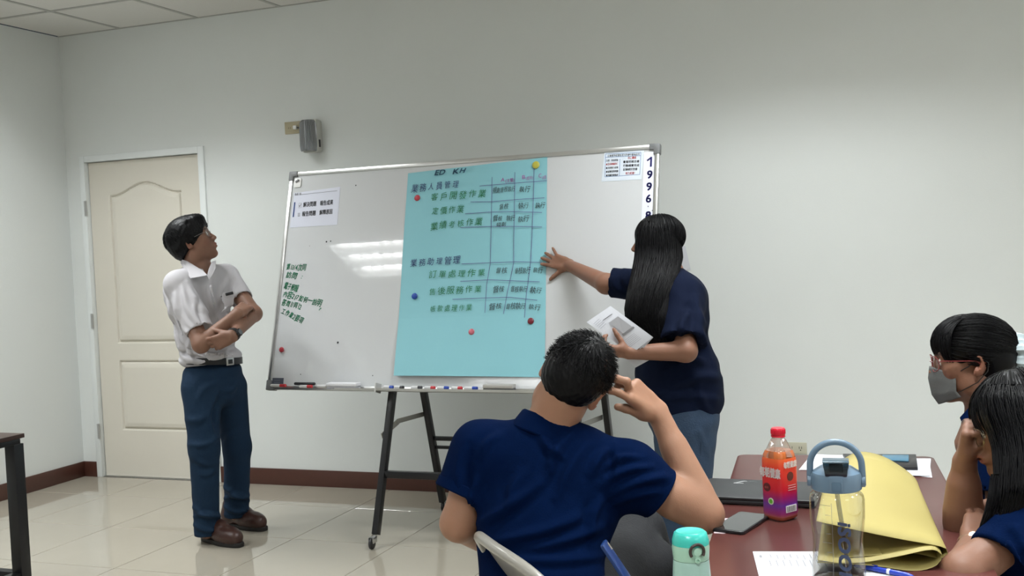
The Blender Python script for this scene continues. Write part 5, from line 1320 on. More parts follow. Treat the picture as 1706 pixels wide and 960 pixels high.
        out = []
        for t in np.linspace(0, 2 * math.pi, 41)[:-1]:
            y = .148 - .148 * math.cos(t); wv = (.038 + .009 * smooth01((y - .10) / .08) - .002) * (max(0, 1 - ((y - .148) / .149) ** 2)) ** .33; out.append((wv * (1 if math.sin(t) >= 0 else -1), y + (-.002 if y < .02 else .001)))
        MB(f).prism(out, .0, .023, lambda a, b, z: (a, b, z)).build('sole', m_so, so_, bevel=.004)
        for q in range(4): MB(f).tube([(-.020, .125 + .02 * q, .120 - .009 * q), (0, .127 + .02 * q, .1275 - .009 * q), (.020, .125 + .02 * q, .120 - .009 * q)], .0022, 6).build('lace', m_lc, so_)
        if ank is aL:
            MB(f).tube([(0, .13, .12), (.012, .150, .140), (.022, .175, .135), (.014, .165, .115), (0, .14, .115)], .0022, 6).build('lace', m_lc, so_); MB(f).tube([(0, .13, .12), (.02, .17, .125), (.028, .20, .105)], .0020, 6).build('lace', m_lc, so_)
    return root

def hair_male(F, root, style='swept', h=.0045):
    c = F.sc; S = SDF([F.p((0, -.11, 0)), F.p((0, .12, 0)), F.p((0, 0, .14)), F.p((0, 0, -.1)), F.p((.09, 0, 0)), F.p((-.09, 0, 0))], h, pad=.02)
    def E(p, r, k=.01, mode='add'): S.ell(F.p(p), np.array(r) * c, F.R, k * c, mode)
    if style == 'swept':
        E((0, -.010, .040), (.090, .108, .094)); E((0, .055, .080), (.066, .050, .036), .02); E((0, -.042, .0), (.083, .073, .078), .02)
        E((0, .112, -.028), (.075, .058, .073), .008, 'sub'); E((0, .04, -.085), (.12, .115, .068), .01, 'sub')
        E((0, -.05, -.145), (.1, .1, .072), .01, 'sub')
        for s in (-1, 1): E((s * .094, .025, -.045), (.03, .045, .044), .008, 'sub'); S.cone(F.p((s * .076, .026, .02)), F.p((s * .076, .022, -.012)), .009 * c, .006 * c, k=.01)
        for k in range(9):
            x = -.05 + .0125 * k; S.cone(F.p((x + .012, .030, .112 - .006 * abs(k - 4))), F.p((x - .006, .097 - abs(x) * .25, .052 - .004 * (k % 3))), .012 * c, .005 * c, k=.010)
    else:
        E((0, -.012, .036), (.081, .103, .089)); E((0, -.045, .0), (.076, .066, .072), .02)
        E((0, .105, -.035), (.085, .062, .088), .008, 'sub'); E((0, .045, -.085), (.12, .115, .070), .01, 'sub'); E((0, -.045, -.138), (.1, .1, .066), .01, 'sub')
        for s in (-1, 1): E((s * .088, .012, -.030), (.026, .038, .045), .008, 'sub')
    S.bumps(.0012 * c, lambda X, Y, Z: np.sin(X * 330 + Z * 120) * np.sin(Y * 300 + Z * 90 + 1) + .6 * np.sin(Y * 520 - Z * 200))
    V, Fc = S.mesh(0); ho = mesh_np('hair', V, Fc, m_hair, root)
    if style == 'swept':
        test = lambda p: ((p[:, 2] > .02) | ((p[:, 1] < .0) & (p[:, 2] > -.045))) & ~((p[:, 1] > .055) & (p[:, 2] < .062))
        A = rand_dirs(1500, test); crown = hdir((.01, -.05, .11)); tan = A - crown * .0; away = A - (A @ crown)[:, None] * crown; away /= np.linalg.norm(away, axis=1, keepdims=True)
        g = np.array((0, .15, -.35)); B = A + away * .42 + g * .35 + RNG.normal(0, .06, A.shape); L = RNG.uniform(.014, .021, len(A)) * c * 1.0
        pth = slerp_paths(F, A, B, 7, .010, .0175, .001); strands('hair_locks', pth, .0016, .0005, m_hair, ho)
    else:
        test = lambda p: ((p[:, 2] > .03) | ((p[:, 1] < .02) & (p[:, 2] > -.030))) & ~((p[:, 1] > .06) & (p[:, 2] < .05))
        A = rand_dirs(4200, test); crown = hdir((.012, -.055, .095)); away = A - (A @ crown)[:, None] * crown; away /= np.linalg.norm(away, axis=1, keepdims=True) + 1e-6
        sw = np.cross(crown, away); hl = np.where(HC[2] + A[:, 2] * HR[2] < .01, .35, 1.0)[:, None]
        B = A + (away * .30 + sw * .16) * hl + RNG.normal(0, .07, A.shape) * hl; o1 = np.where(hl[:, 0] < 1, .0085, RNG.uniform(.010, .021, len(A)))
        pth = slerp_paths(F, A, B, 6, .004, o1, .0012); strands('hair_locks', pth, .0011, .0003, m_hair, ho)
    return ho

# ================================================================== 2. standing woman with long hair
m_polo = mat('navy_polo', (.0006, .0060, .032), .95, spec=.05, noise=.06, nscale=12, bump=.10, bscale=260)
m_polo2 = mat('dark_navy_polo', (.0015, .0045, .018), .9, spec=.15, noise=.06, nscale=12, bump=.10, bscale=260)
def hair_mass(root, name, left, right, depth, thick, ys, n=900, core=.86, r=.0022, m=None, tips=.05, seed=1):
    """long hair as a real volume: elliptical sections between two silhouettes, covered in locks"""
    rng = np.random.default_rng(seed); ys = np.array(ys, float); L = np.array(left, float); Rr = np.array(right, float); D_ = np.array(depth, float); T = np.array(thick, float)
    K = 22; yy = np.linspace(ys[0], ys[-1], K)
    def q(a, y): return np.interp(y, ys, a)
    # core
    pts = []; V = []; M_ = 28
    for y in yy:
        l, r_, d_, t_ = q(L, y), q(Rr, y), q(D_, y), q(T, y)
        for k in range(M_):
            a = 2 * math.pi * k / M_; V.append(P((l + r_) / 2 + (r_ - l) / 2 * core * math.cos(a), y, d_ - t_ * core * math.sin(a)))
    F = [(i * M_ + k, i * M_ + (k + 1) % M_, (i + 1) * M_ + (k + 1) % M_, (i + 1) * M_ + k) for i in range(K - 1) for k in range(M_)] + [tuple(range(M_)), tuple((K - 1) * M_ + k for k in range(M_))[::-1]]
    o = mesh_np(name, np.array(V), F, m or m_hair, root)
    A = rng.uniform(0, 2 * math.pi, n); rho = rng.uniform(.86, 1.0, n); end = ys[-1] + (rng.uniform(-1, .6, n)) * tips * (ys[-1] - ys[0]); st = ys[0] + rng.uniform(0, .15, n) * (ys[-1] - ys[0])
    ph = rng.uniform(0, 6.28, n); path = np.zeros((n, 16, 3))
    for i in range(n):
        for j in range(16):
            t = j / 15; y = st[i] + (end[i] - st[i]) * t; yc = min(y, ys[-1]); l, r_, d_, t_ = q(L, yc), q(Rr, yc), q(D_, yc), q(T, yc)
            a = A[i] + .10 * math.sin(ph[i] + 3 * t); path[i, j] = P((l + r_) / 2 + (r_ - l) / 2 * rho[i] * math.cos(a), y, d_ - t_ * rho[i] * math.sin(a))
    strands(name + '_locks' if False else 'hair_locks', path, r, r * .35, m or m_hair, o)
    return o
def hair_cap(F, root, m, region, n, target, off=(.010, .016), extra=(), r=.0016, cut=True, arch=0.0, h=.005, subs=()):
    """solid cap plus locks that follow the scalp to a target direction field"""
    c = F.sc; S = SDF([F.p((0, -.12, 0)), F.p((0, .12, 0)), F.p((0, 0, .14)), F.p((0, 0, -.1)), F.p((.1, 0, 0)), F.p((-.1, 0, 0))], h, pad=.02)
    S.ell(F.p(HC), (HR + off[0]) * c, F.R, .01)
    for p, rr_, k in extra: S.ell(F.p(p), np.array(rr_) * c, F.R, k)
    for p, rr_ in subs: S.ell(F.p(p), np.array(rr_) * c, F.R, .008, 'sub')
    V, Fc = S.mesh(1); ho = mesh_np('hair', V, Fc, m, root)
    A = rand_dirs(n, region); B = target(A); pth = slerp_paths(F, A, B, 12, off[0] + .001, off[1], .0012, arch); strands('hair_locks', pth, r, r * .4, m, ho); return ho

def woman_long():
    root = person((4.42, -1.22, 0), 'standing woman with very long black hair, navy shirt and jeans, palm on the blue poster')
    up = np.array([0, 0, 1.0]); F = Fr(P(1095, 405, 4.62), y=D3(-.97, .18, .02), z=D3(.03, 0, 1), sc=.98)
    fwd = D3(-.98, .10, 0); rgt = D3(.10, .98, 0); R = np.stack([rgt, fwd, up], 1)
    nb = P(1112, 455, 4.62); sR, sL = P(1092, 478, 4.78), P(1138, 496, 4.50)
    palmw = bP(1.665, .615, .020)       # wrist, near the board
    eR = P(1010, 473, 4.86); wR = palmw; eL = P(1143, 585, 4.33); wL = P(1048, 588, 4.36)
    hipR, hipL = P(1140, 705, 4.70), P(1142, 705, 4.55); kR, kL = P(1135, 830, 4.70), P(1140, 835, 4.52); aR = onz(1132, 962, .09); aR = P(1128, 955, 4.72); aL = P(1136, 962, 4.52)
    S = SDF([F.p((0, 0, .12)), aR, aL, bP(1.55, .63, .0), sL, sR, eL, wL - np.array([.12, 0, 0]), P(1200, 650, 4.6), P(1060, 650, 4.6)], .0085, [(F.o, .12, .0038), (bP(1.61, .62, .01), .09, .0036), (P(1030, 585, 4.36), .07, .0040)], pad=.1)
    S.chain([F.p((0, -.02, -.045)), nb], [.048, .055], .03).cone(nb, nb - up * .1, .06, .10, .04).cone(nb, sR, .05, .05, .03).cone(nb, sL, .05, .05, .03)
    S.ell(P(1125, 540, 4.6), (.15, .12, .2), R, .05); S.ell(P(1130, 650, 4.6), (.16, .15, .14), R, .05)
    S.chain([sR, eR, wR], [.050, .045, .027], .02).chain([sL, eL, wL], [.050, .043, .027], .02)
    S.chain([hipR, kR, aR - up * .05], [.09, .06, .042], .03).chain([hipL, kL, aL - up * .05], [.09, .06, .042], .03)
    head(S, F, female=True)
    f_ = -BU * .93 + BV * .30; tips = hand(S, wR - BN * .004, f_, -BN, right=True, curl=((2, 4, 2), (2, 4, 2), (2, 5, 3), (0, 4, 2)), spread=(6, -4, -14, -40), thumb=(52, 2), tcurl=-4, sc=.95, flen=.92)
    tips += hand(S, wL, P(1025, 584, 4.36) - wL, D3(0, .55, .85), right=False, curl=((35, 50, 30),) * 4, thumb=(35, 45), sc=.93)
    V, Fc = S.mesh(1); mesh_np('body', V, Fc, m_skin, root, col=face_color(V, F, SKIN['mid'], tips=tips)); eyes(F, root)
    # shirt
    S = SDF([nb, sR, sL, P(1045, 470, 4.86), P(1206, 650, 4.6), P(1052, 690, 4.6), P(1145, 590, 4.35), P(1130, 700, 4.8), P(1130, 700, 4.4)], .0072, pad=.10)
    S.ell(P(1122, 530, 4.61), (.185, .150, .185), R, .06); S.ell(P(1128, 620, 4.61), (.195, .180, .16), R, .08); S.ell(P(1134, 672, 4.62), (.190, .178, .11), R, .06); S.ell(P(1160, 650, 4.62), (.165, .105, .115), R, .05)
    S.cone(nb - up * .02, sR, .062, .065, .04).cone(nb - up * .02, sL, .062, .068, .04); S.ell(P(1128, 492, 4.62), (.17, .115, .09), R, .06)
    cR = P(1018, 471, 4.84); cL = P(1133, 568, 4.36)
    S.cone(sR, cR, .075, .068, .035, cut='b'); S.cone(sL, P(1136, 572, 4.36), .082, .092, .035, cut='b')
    S.bumps(.0028, rings_noise); cuff(S, sR, cR, .060, .015); cuff(S, sL, P(1136, 572, 4.36), .076, .012); S.plane(P(1125, 694, 4.6), D3(.02, 0, -1)); S.cone(nb + up * .02, nb + up * .12, .052, .06, k=.005, mode='sub')
    V, Fc = S.mesh(1)
    V = folds(V, Fc, [(1162, 525, 1182, 590, 7, .012), (1148, 520, 1135, 565, 6, .010), (1170, 600, 1120, 612, 7, .010), (1198, 628, 1130, 640, 8, .010), (1190, 665, 1100, 668, 7, .008), (1060, 640, 1110, 655, 7, .008), (1040, 452, 1055, 485, 5, .009), (1025, 460, 1030, 485, 4, .006), (1160, 495, 1175, 545, 6, .008), (1165, 640, 1185, 690, 6, .007), (1115, 560, 1155, 582, 5, .007)])
    mesh_np('shirt', V, Fc, m_polo2, root)
    # jeans
    m_jean = mat('blue_jeans', (.018, .040, .080), .8, noise=.3, nscale=14, bump=.25, bscale=160)
    S = SDF([hipR, hipL, kR, kL, aR, aL], .009, pad=.2); S.ell(P(1138, 690, 4.62), (.17, .155, .12), R, .04)
    S.chain([hipR, kR, aR], [.135, .105, .085], .03).chain([hipL, kL, aL], [.135, .105, .085], .03)
    S.plane(P(1140, 672, 4.6), (0, 0, 1))
    for a, b, r in ((P(1165, 720, 4.42), P(1180, 760, 4.45), .008), (P(1105, 735, 4.42), P(1130, 745, 4.41), .007)): S.cone(a, b, r, r * .4, k=.02)
    S.bumps(.0025, rings_noise); S.plane(aR, (0, 0, -1)); V, Fc = S.mesh(1); jn = mesh_np('jeans', V, Fc, m_jean, root)
    MB().tube([P(1166, 700, 4.43), P(1168, 740, 4.42), P(1166, 790, 4.43)], .0016, 6).build('side_seam', mat('jeans_seam', (.015, .03, .06), .8), jn)
    for a in (aR, aL):
        b = np.array([a[0], a[1], 0]); f = Fr(b - fwd * .06, y=np.array([fwd[0], fwd[1], 0]), z=(0, 0, 1)); S = SDF([f.p((0, 0, 0)), f.p((0, .26, .08))], .006, pad=.07)
        S.cone(f.p((0, .04, .045)), f.p((0, .20, .035)), .042, .036, .02); S.plane(f.p((0, 0, .0)), (0, 0, -1)); S.plane(f.p((0, 0, .09)), (0, 0, 1)); V, Fc = S.mesh(1); V[:, 2] += .0; mesh_np('shoe', V, Fc, m_black, root)
    # hair: cap over the head, then the long fall over the shoulder
    hair_cap(F, root, m_hair, lambda p: (p[:, 2] > .03) | (p[:, 1] < .045), 1300, lambda A: np.stack([A[:, 0] + np.sign(A[:, 0]) * .35, A[:, 1] - .15, A[:, 2] - 1.0], 1), (.012, .018), r=.0017,
             subs=[((0, .118, -.03), (.1, .062, .10)), ((0, .1, -.12), (.12, .09, .08))])
    hair_mass(root, 'hair', [1068, 1061, 1059, 1058, 1057, 1052, 1045, 1040, 1042, 1062, 1086], [1122, 1131, 1134, 1136, 1138, 1132, 1118, 1110, 1108, 1110, 1112],
              [4.60, 4.60, 4.595, 4.59, 4.57, 4.52, 4.46, 4.43, 4.415, 4.405, 4.40], [.05, .088, .094, .096, .10, .10, .09, .075, .06, .045, .03], [368, 380, 395, 412, 430, 455, 485, 515, 535, 556, 574], n=1900, r=.0024, tips=.09)
    hair_mass(root, 'hair', [1112, 1098, 1092, 1094, 1102], [1116, 1116, 1112, 1112, 1110], [4.52, 4.45, 4.40, 4.385, 4.38], [.01, .035, .04, .03, .012], [455, 490, 525, 560, 588], n=260, r=.002, tips=.06, seed=5)
    return root, wL

# ================================================================== 3. seated man seen from behind
def man_seated():
    root = person((4.52, -3.42, 0), 'seated man in navy polo seen from behind, elbow on the table, fingers at his ear')
    up = np.array([0, 0, 1.0]); F = Fr(P(955, 634, 2.60), x=D3(.80, -.22, -.52), z=D3(.50, .12, .84), sc=.97)
    nb = P(908, 722, 2.60); sL, sR = P(802, 752, 2.62), P(1050, 790, 2.58)
    fwd = D3(.12, .95, -.05); rgt = D3(.99, -.12, -.08); R = np.stack([rgt, fwd, np.cross(rgt, fwd)], 1)
    eL = P(764, 872, 2.60); wL = P(850, 925, 2.88); eR = P(1176, 858, 2.60); wR = P(1096, 688, 2.66)
    hip = P(940, 1020, 2.48); hL, hR = P(890, 1030, 2.46), P(985, 1030, 2.55); kR = P(1062, 886, 2.96); kL = P(1086, 946, 2.86); aR = P(1150, 1080, 3.05); aL = P(1060, 1150, 3.0)
    S = SDF([F.p((0, 0, .12)), sL, sR, eL, eR, wR, P(1030, 640, 2.6), hip, kR, kL, aR, aL, P(900, 950, 3.0)], .0085, [(F.o, .12, .0035), (P(1065, 660, 2.64), .085, .0028)], pad=.1)
    S.cone(F.p((0, -.028, -.035)), nb, .053, .055, .03); S.cone(nb, nb - up * .10, .054, .058, .03).cone(nb - up * .06, sR, .030, .045, .02).cone(nb - up * .06, sL, .030, .045, .02)
    S.ell(P(912, 820, 2.61), (.13, .075, .13), R, .04); S.ell(P(900, 905, 2.57), (.11, .075, .12), R, .04); S.ell(P(905, 1000, 2.52), (.11, .09, .12), R, .04)
    S.chain([sR, eR, wR], [.052, .040, .0265], .018); S.cone(eR * .8 + wR * .2, eR * .35 + wR * .65, .040, .030, .02); S.cone(sR * .4 + eR * .6, eR * .95 + sR * .05, .050, .044, .02)
    S.chain([sL, eL, wL], [.052, .042, .028], .02)
    S.chain([hR, kR, aR], [.085, .058, .04], .03).chain([hL, kL, aL], [.085, .058, .04], .03)
    S.ell(aR + D3(.3, .3, -.1) * .08, (.04, .1, .03), Fr(aR, y=D3(.5, .6, 0), z=up).R, .02)
    head(S, F)
    hd = P(1060, 640, 2.63) - wR
    tips = hand(S, wR, P(1044, 646, 2.625) - wR, D3(-.45, .62, -.60), right=True, curl=((8, 14, 8), (-34, 62, 35), (30, 88, 50), (60, 88, 50)), spread=(6, 2, -3, -6), thumb=(16, 22), tcurl=28, sc=1.08, tlen=.72)
    tips += hand(S, wL, D3(.7, .6, -.1), D3(0, 0, -1), right=False, curl=25, sc=1.0)
    # stretched middle finger knuckle of the photo: thumb-like stub above the index
    V, Fc = S.mesh(1); mesh_np('body', V, Fc, m_skin, root, col=face_color(V, F, SKIN['fair'], tips=tips)); eyes(F, root)
    hair_male(F, root, style='short', h=.0035)
    # polo
    S = SDF([nb, sL, sR, P(745, 840, 2.6), P(1120, 820, 2.6), P(940, 1040, 2.5), P(760, 900, 2.5), P(930, 900, 2.8)], .0058, pad=.12)
    rr = R
    S.ell(P(918, 815, 2.60), (.178, .118, .165), rr, .05); S.ell(P(900, 905, 2.555), (.152, .115, .15), rr, .06); S.ell(P(905, 1000, 2.50), (.150, .130, .13), rr, .05)
    S.cone(nb - up * .020, sR - up * .004, .052, .064, .05).cone(nb - up * .020, sL - up * .004, .052, .062, .05); S.ell(P(925, 780, 2.60), (.175, .09, .085), rr, .05)
    cL = P(768, 826, 2.60); cR = P(1100, 824, 2.585)
    S.cone(sL, cL, .074, .066, .04, cut='b'); S.cone(sR, cR, .078, .064, .04, cut='b')
    nc = P(913, 707, 2.600); nax = D3(.34, .10, .93)
    S.bumps(.0018, rings_noise); cuff(S, sL, cL, .056, .016); cuff(S, sR, cR, .054, .016)
    S.cone(nc - nax * .02, nc + nax * .12, .058, .070, k=.004, mode='sub'); S.plane(P(930, 1045, 2.5), (0, 0, -1))
    V, Fc = S.mesh(1)
    V = folds(V, Fc, [(800, 872, 905, 800, 9, .009), (815, 905, 965, 862, 10, .010), (860, 915, 1000, 880, 9, .008), (850, 930, 1000, 928, 8, .006), (792, 800, 788, 850, 7, .008), (785, 745, 782, 820, 8, -.009), (900, 722, 935, 760, 7, .007),
        (945, 728, 915, 790, 8, .008), (975, 740, 930, 830, 9, .008), (1020, 745, 985, 790, 8, .008), (1010, 800, 1015, 745, 6, -.008), (1105, 795, 1020, 825, 8, .010), (1085, 780, 1010, 800, 7, .008), (1095, 820, 1025, 838, 7, .008), (830, 725, 800, 760, 7, .006),
        (1000, 835, 985, 890, 8, .008), (870, 790, 850, 840, 9, .006), (1060, 762, 1015, 775, 6, .007)])
    sh = mesh_np('shirt', V, Fc, m_polo, root)
    # collar: folded band
    bl_ = []; cc_ = nc - nax * .010
    cf = Fr(cc_, x=rgt - nax * (rgt @ nax), z=nax); V = []; n_ = 40
    for k in range(n_):
        a = 2 * math.pi * k / n_; q = np.array((math.cos(a) * .066, math.sin(a) * .062, 0)); lift = -.012 * max(0, math.sin(a))
        for r_, z in ((1.24, -.022), (1.27, -.018), (1.06, .022), (.99, .026), (.95, .022), (1.0, -.015)): V.append(cf.p(q * r_ + np.array((0, 0, z + lift))))
    Fq = [(6 * i + k, 6 * ((i + 1) % n_) + k, 6 * ((i + 1) % n_) + (k + 1) % 6, 6 * i + (k + 1) % 6) for i in range(n_) for k in range(6)]
    MB().faces(V, Fq).build('collar', m_polo, sh)
    for a_, b_, rad in ((sR, cR, .0655), (sL, cL, .0675)):
        u = (b_ - a_) / np.linalg.norm(b_ - a_); MB().lathe([(rad - .003, -.026), (rad + .001, -.024), (rad + .001, -.003), (rad - .002, 0), (rad - .008, 0), (rad - .008, -.02)], b_, 36, ax=u).build('cuff', m_polo, sh)
    # jeans
    m_bj = mat('black_jeans', (.012, .013, .016), .85, noise=.15, nscale=20, bump=.2, bscale=150)
    S = SDF([hL, hR, kR, kL, aR, aL], .0085, pad=.17); S.ell(hip, (.18, .14, .10), R, .05); S.chain([hR, kR, aR], [.100, .072, .055], .025).chain([hL, kL, aL], [.100, .070, .055], .025)
    S.bumps(.002, rings_noise)
    for a, b, r in ((P(1030, 880, 2.85), P(1060, 930, 2.8), .006), (P(1075, 925, 2.78), P(1040, 960, 2.72), .006)): S.cone(a, b, r, r * .4, k=.02)
    S.plane(aR - up * .02, (0, 0, -1)); V, Fc = S.mesh(1); mesh_np('jeans', V, Fc, m_bj, root)
    for a in (aR, aL):
        b = np.array([a[0], a[1], 0.0]); 
        f = Fr((b[0] - .03, b[1] - .03, max(a[2] - .10, 0)), y=(.6, .75, 0), z=(0, 0, 1)); S = SDF([f.p((0, 0, 0)), f.p((0, .26, .1))], .006, pad=.07)
        S.cone(f.p((0, .04, .045)), f.p((0, .22, .037)), .045, .037, .02).cone(f.p((0, .05, .06)), f.p((0, .05, .10)), .045, .045, .02); S.plane(f.p((0, 0, .001)), (0, 0, -1)); V, Fc = S.mesh(1); mesh_np('shoe', V, Fc, m_black, root)
    return root

# ================================================================== 4. woman with a face mask
def woman_mask():
    root = person((5.62, -2.75, 0), 'seated woman in grey face mask and red glasses, pale blue scrunchie in her hair')
    up = np.array([0, 0, 1.0]); F = Fr(P(1618, 600, 3.15), y=D3(-.96, .24, -.06), z=D3(-.06, 0, 1), sc=1.05)
    fwd = D3(-.93, .2, 0); rgt = D3(.2, .93, 0); R = np.stack([rgt, fwd, up], 1)
    nb = P(1650, 680, 3.15); sL, sR = P(1668, 735, 2.98), P(1655, 725, 3.30)
    S = SDF([F.p((0, 0, .12)), sL, sR, P(1700, 1010, 3.1), P(1560, 1000, 3.0), P(1560, 1000, 3.3), P(1680, 1290, 3.1)], .009, [(F.o, .125, .0036)], pad=.12)
    S.cone(F.p((0, -.02, -.045)), nb, .047, .053, .03).cone(nb, nb - up * .1, .06, .1, .04); S.cone(nb, sL, .05, .05, .03).cone(nb, sR, .05, .05, .03)
    S.ell(P(1680, 820, 3.15), (.15, .11, .22), R, .05); S.ell(P(1690, 950, 3.15), (.16, .12, .13), R, .05)
    eL, wL = P(1668, 890, 2.92), P(1580, 900, 3.05); eR, wR = P(1650, 880, 3.36), P(1560, 890, 3.25)
    S.chain([sL, eL, wL], [.045, .038, .025], .02).chain([sR, eR, wR], [.045, .038, .025], .02)
    hL, hR = P(1690, 990, 3.06), P(1690, 990, 3.22); kL, kR = P(1480, 1010, 3.06), P(1480, 1010, 3.24)
    aL, aR = kL * 1.0, kR * 1.0; aL[2] = .08; aR[2] = .08
    S.chain([hL, kL, aL], [.08, .055, .04], .03).chain([hR, kR, aR], [.08, .055, .04], .03)
    head(S, F, female=True); hand(S, wL, D3(-.9, .2, -.1), (0, 0, -1), right=False, curl=15, sc=.9); hand(S, wR, D3(-.9, 0, -.1), (0, 0, -1), right=True, curl=15, sc=.9)
    V, Fc = S.mesh(1); mesh_np('body', V, Fc, m_skin, root, col=face_color(V, F, SKIN['mid'])); eyes(F, root)
    S = SDF([nb, sL, sR, P(1700, 1000, 3.1), P(1600, 820, 3.1), P(1665, 830, 2.9)], .008, pad=.13)
    S.ell(P(1678, 800, 3.15), (.175, .130, .20), R, .05); S.ell(P(1690, 920, 3.15), (.175, .14, .15), R, .05); S.cone(nb - up * .015, sL, .058, .06, .04).cone(nb - up * .015, sR, .058, .06, .04)
    cL, cR = P(1666, 825, 2.94), P(1652, 815, 3.34); S.cone(sL, cL, .066, .066, .04, cut='b').cone(sR, cR, .066, .066, .04, cut='b'); S.bumps(.003, rings_noise); cuff(S, sL, cL, .056); cuff(S, sR, cR, .056)
    S.cone(nb + up * .0, nb + up * .14, .055, .07, k=.004, mode='sub'); V, Fc = S.mesh(1); sh = mesh_np('shirt', V, Fc, m_polo, root)
    for dd in (3.10, 3.22):
        q = [P(1628, 668, dd + .02), P(1640, 690, dd - .01), P(1606, 712, dd - .02), P(1599, 696, dd), P(1612, 682, dd + .01)]; n = np.array(np.cross(q[1] - q[0], q[2] - q[0])); n /= np.linalg.norm(n); k = len(q)
        MB().faces([c - n * .003 for c in q] + [c + n * .003 for c in q], [tuple(range(k))[::-1], tuple(range(k, 2 * k))] + [(i, (i + 1) % k, k + (i + 1) % k, k + i) for i in range(k)]).build('collar', m_polo, sh, bevel=.0015)
    S = SDF([hL, hR, kL, kR, aL], .011, pad=.14); S.chain([hL, kL, aL], [.092, .068, .055], .03).chain([hR, kR, aR], [.092, .068, .055], .03); S.ell((hL + hR) / 2, (.17, .13, .1), R, .05); S.plane(aL, (0, 0, -1)); V, Fc = S.mesh(1); mesh_np('trousers', V, Fc, mat('black_jeans', (.012, .013, .016), .85), root)
    for a in (aL, aR): MB(Fr((a[0] + .05, a[1], 0), y=(-1, .1, 0), z=(0, 0, 1))).prism(rrect(-.045, .045, 0, .24, .04, 5), 0, .06, lambda x, y, z: (x, y, z)).build('shoe', m_black, root, bevel=.02)
    # hair pulled back to a ponytail, with a fringe
    tail = hdir((0, -.105, .020))
    def tg(A): return np.tile(tail, (len(A), 1)) + RNG.normal(0, .05, A.shape)
    hair_cap(F, root, m_hair, lambda p: ((p[:, 2] > .045) | (p[:, 1] < .02)) & (p[:, 2] > -.045) & ~((np.abs(p[:, 0]) > .05) & (p[:, 2] < .0) & (p[:, 1] > -.045)), 1500, tg, (.011, .017), r=.0015,
             extra=[((0, -.05, .0), (.074, .066, .07), .02), ((0, -.10, .018), (.030, .03, .032), .02)], subs=[((0, .112, -.035), (.082, .055, .088)), ((0, .05, -.10), (.12, .12, .078)), ((.088, .012, -.028), (.03, .055, .04)), ((-.088, .012, -.028), (.03, .055, .04)), ((0, -.05, -.125), (.1, .1, .072))])
    n = 520; x = RNG.uniform(-.064, .064, n); z1 = np.where(np.abs(x) > .045, .000, .030) + RNG.normal(0, .006, n)
    A = hdir(np.stack([x * .5, np.full(n, .035) + RNG.normal(0, .012, n), np.full(n, .11)], 1)); B = hdir(np.stack([x, np.sqrt(np.clip(.0072 - x ** 2 * 1.0, .0005, 1)), z1], 1))
    pth = slerp_paths(F, A, B, 10, .012, .0125, .0008, .010); strands('hair_locks', pth, .0019, .0006, m_hair, bpy.data.objects['hair'] if False else root)
    hair_mass(root, 'hair', [1672, 1680, 1690, 1692], [1694, 1712, 1722, 1716], [3.17, 3.17, 3.18, 3.18], [.03, .045, .045, .02], [592, 615, 680, 760], n=300, r=.0018, seed=9)
    # scrunchie
    sc_ = F.p((0, -.122, .020)); sa = F.v((0, -1, .0)); fr = Fr(sc_, y=sa, z=F.v((0, 0, 1))); V = []; n_, m_ = 56, 12
    for i in range(n_):
        a = 2 * math.pi * i / n_; w_ = 1 + .28 * math.sin(7 * a) + .12 * math.sin(17 * a + 1)
        for k in range(m_):
            b = 2 * math.pi * k / m_; V.append(fr.p(((.030 + .019 * w_ * math.cos(b)) * math.cos(a), .019 * w_ * math.sin(b) * (1.1 + .2 * math.sin(11 * a)), (.030 + .019 * w_ * math.cos(b)) * math.sin(a))))
    MB().faces(V, [(i * m_ + k, i * m_ + (k + 1) % m_, ((i + 1) % n_) * m_ + (k + 1) % m_, ((i + 1) % n_) * m_ + k) for i in range(n_) for k in range(m_)]).build('scrunchie', mat('scrunchie_cloth', (.50, .60, .64), .7, noise=.15, nscale=40, bump=.2), root)
    # mask: shell over nose, mouth and chin
    V = []; nu, nv = 24, 16
    for j in range(nv + 1):
        for i in range(nu + 1):
            u = i / nu * 2 - 1; v = j / nv; z = -.012 - .108 * v; hw = .061 - .010 * abs(v - .35); x = u * hw
            ridge = .024 * (1 - abs(u)) ** 1.1 * (1 - .7 * abs(v - .32)); y = .052 + .040 * (1 - u * u) + ridge - .012 * max(0, v - .75) * 4
            z2 = z + (.018 * abs(u) if v < .5 else -.0) * (1 - 2 * v) * -1 - .0; z2 = z - .020 * abs(u) ** 1.5 * (1 - v) + .024 * abs(u) ** 1.5 * v
            V.append(F.p((x, y, z2)))
    Fq = [(j * (nu + 1) + i, j * (nu + 1) + i + 1, (j + 1) * (nu + 1) + i + 1, (j + 1) * (nu + 1) + i) for j in range(nv) for i in range(nu)]
    mk = mesh_np('face_mask', np.array(V), Fq, mat('grey_mask', (.12, .125, .125), .8, bump=.1, bscale=200), root); md = mk.modifiers.new('thickness', 'SOLIDIFY'); md.thickness = .0015
    for s in (-1, 1):
        MB(F).tube([(s * .056, .056, -.034), (s * .072, .02, -.012), (s * .079, -.010, .012), (s * .082, -.030, -.002), (s * .079, -.028, -.025), (s * .074, -.002, -.055), (s * .052, .052, -.086)], .0013, 6).build('ear_loop', m_black, mk)
    glasses(F, root, mat('red_brown_frame', (.18, .03, .03), .3), rx=.026, rz=.021, th=.0014, cy=.106, dz=-.004)
    return root

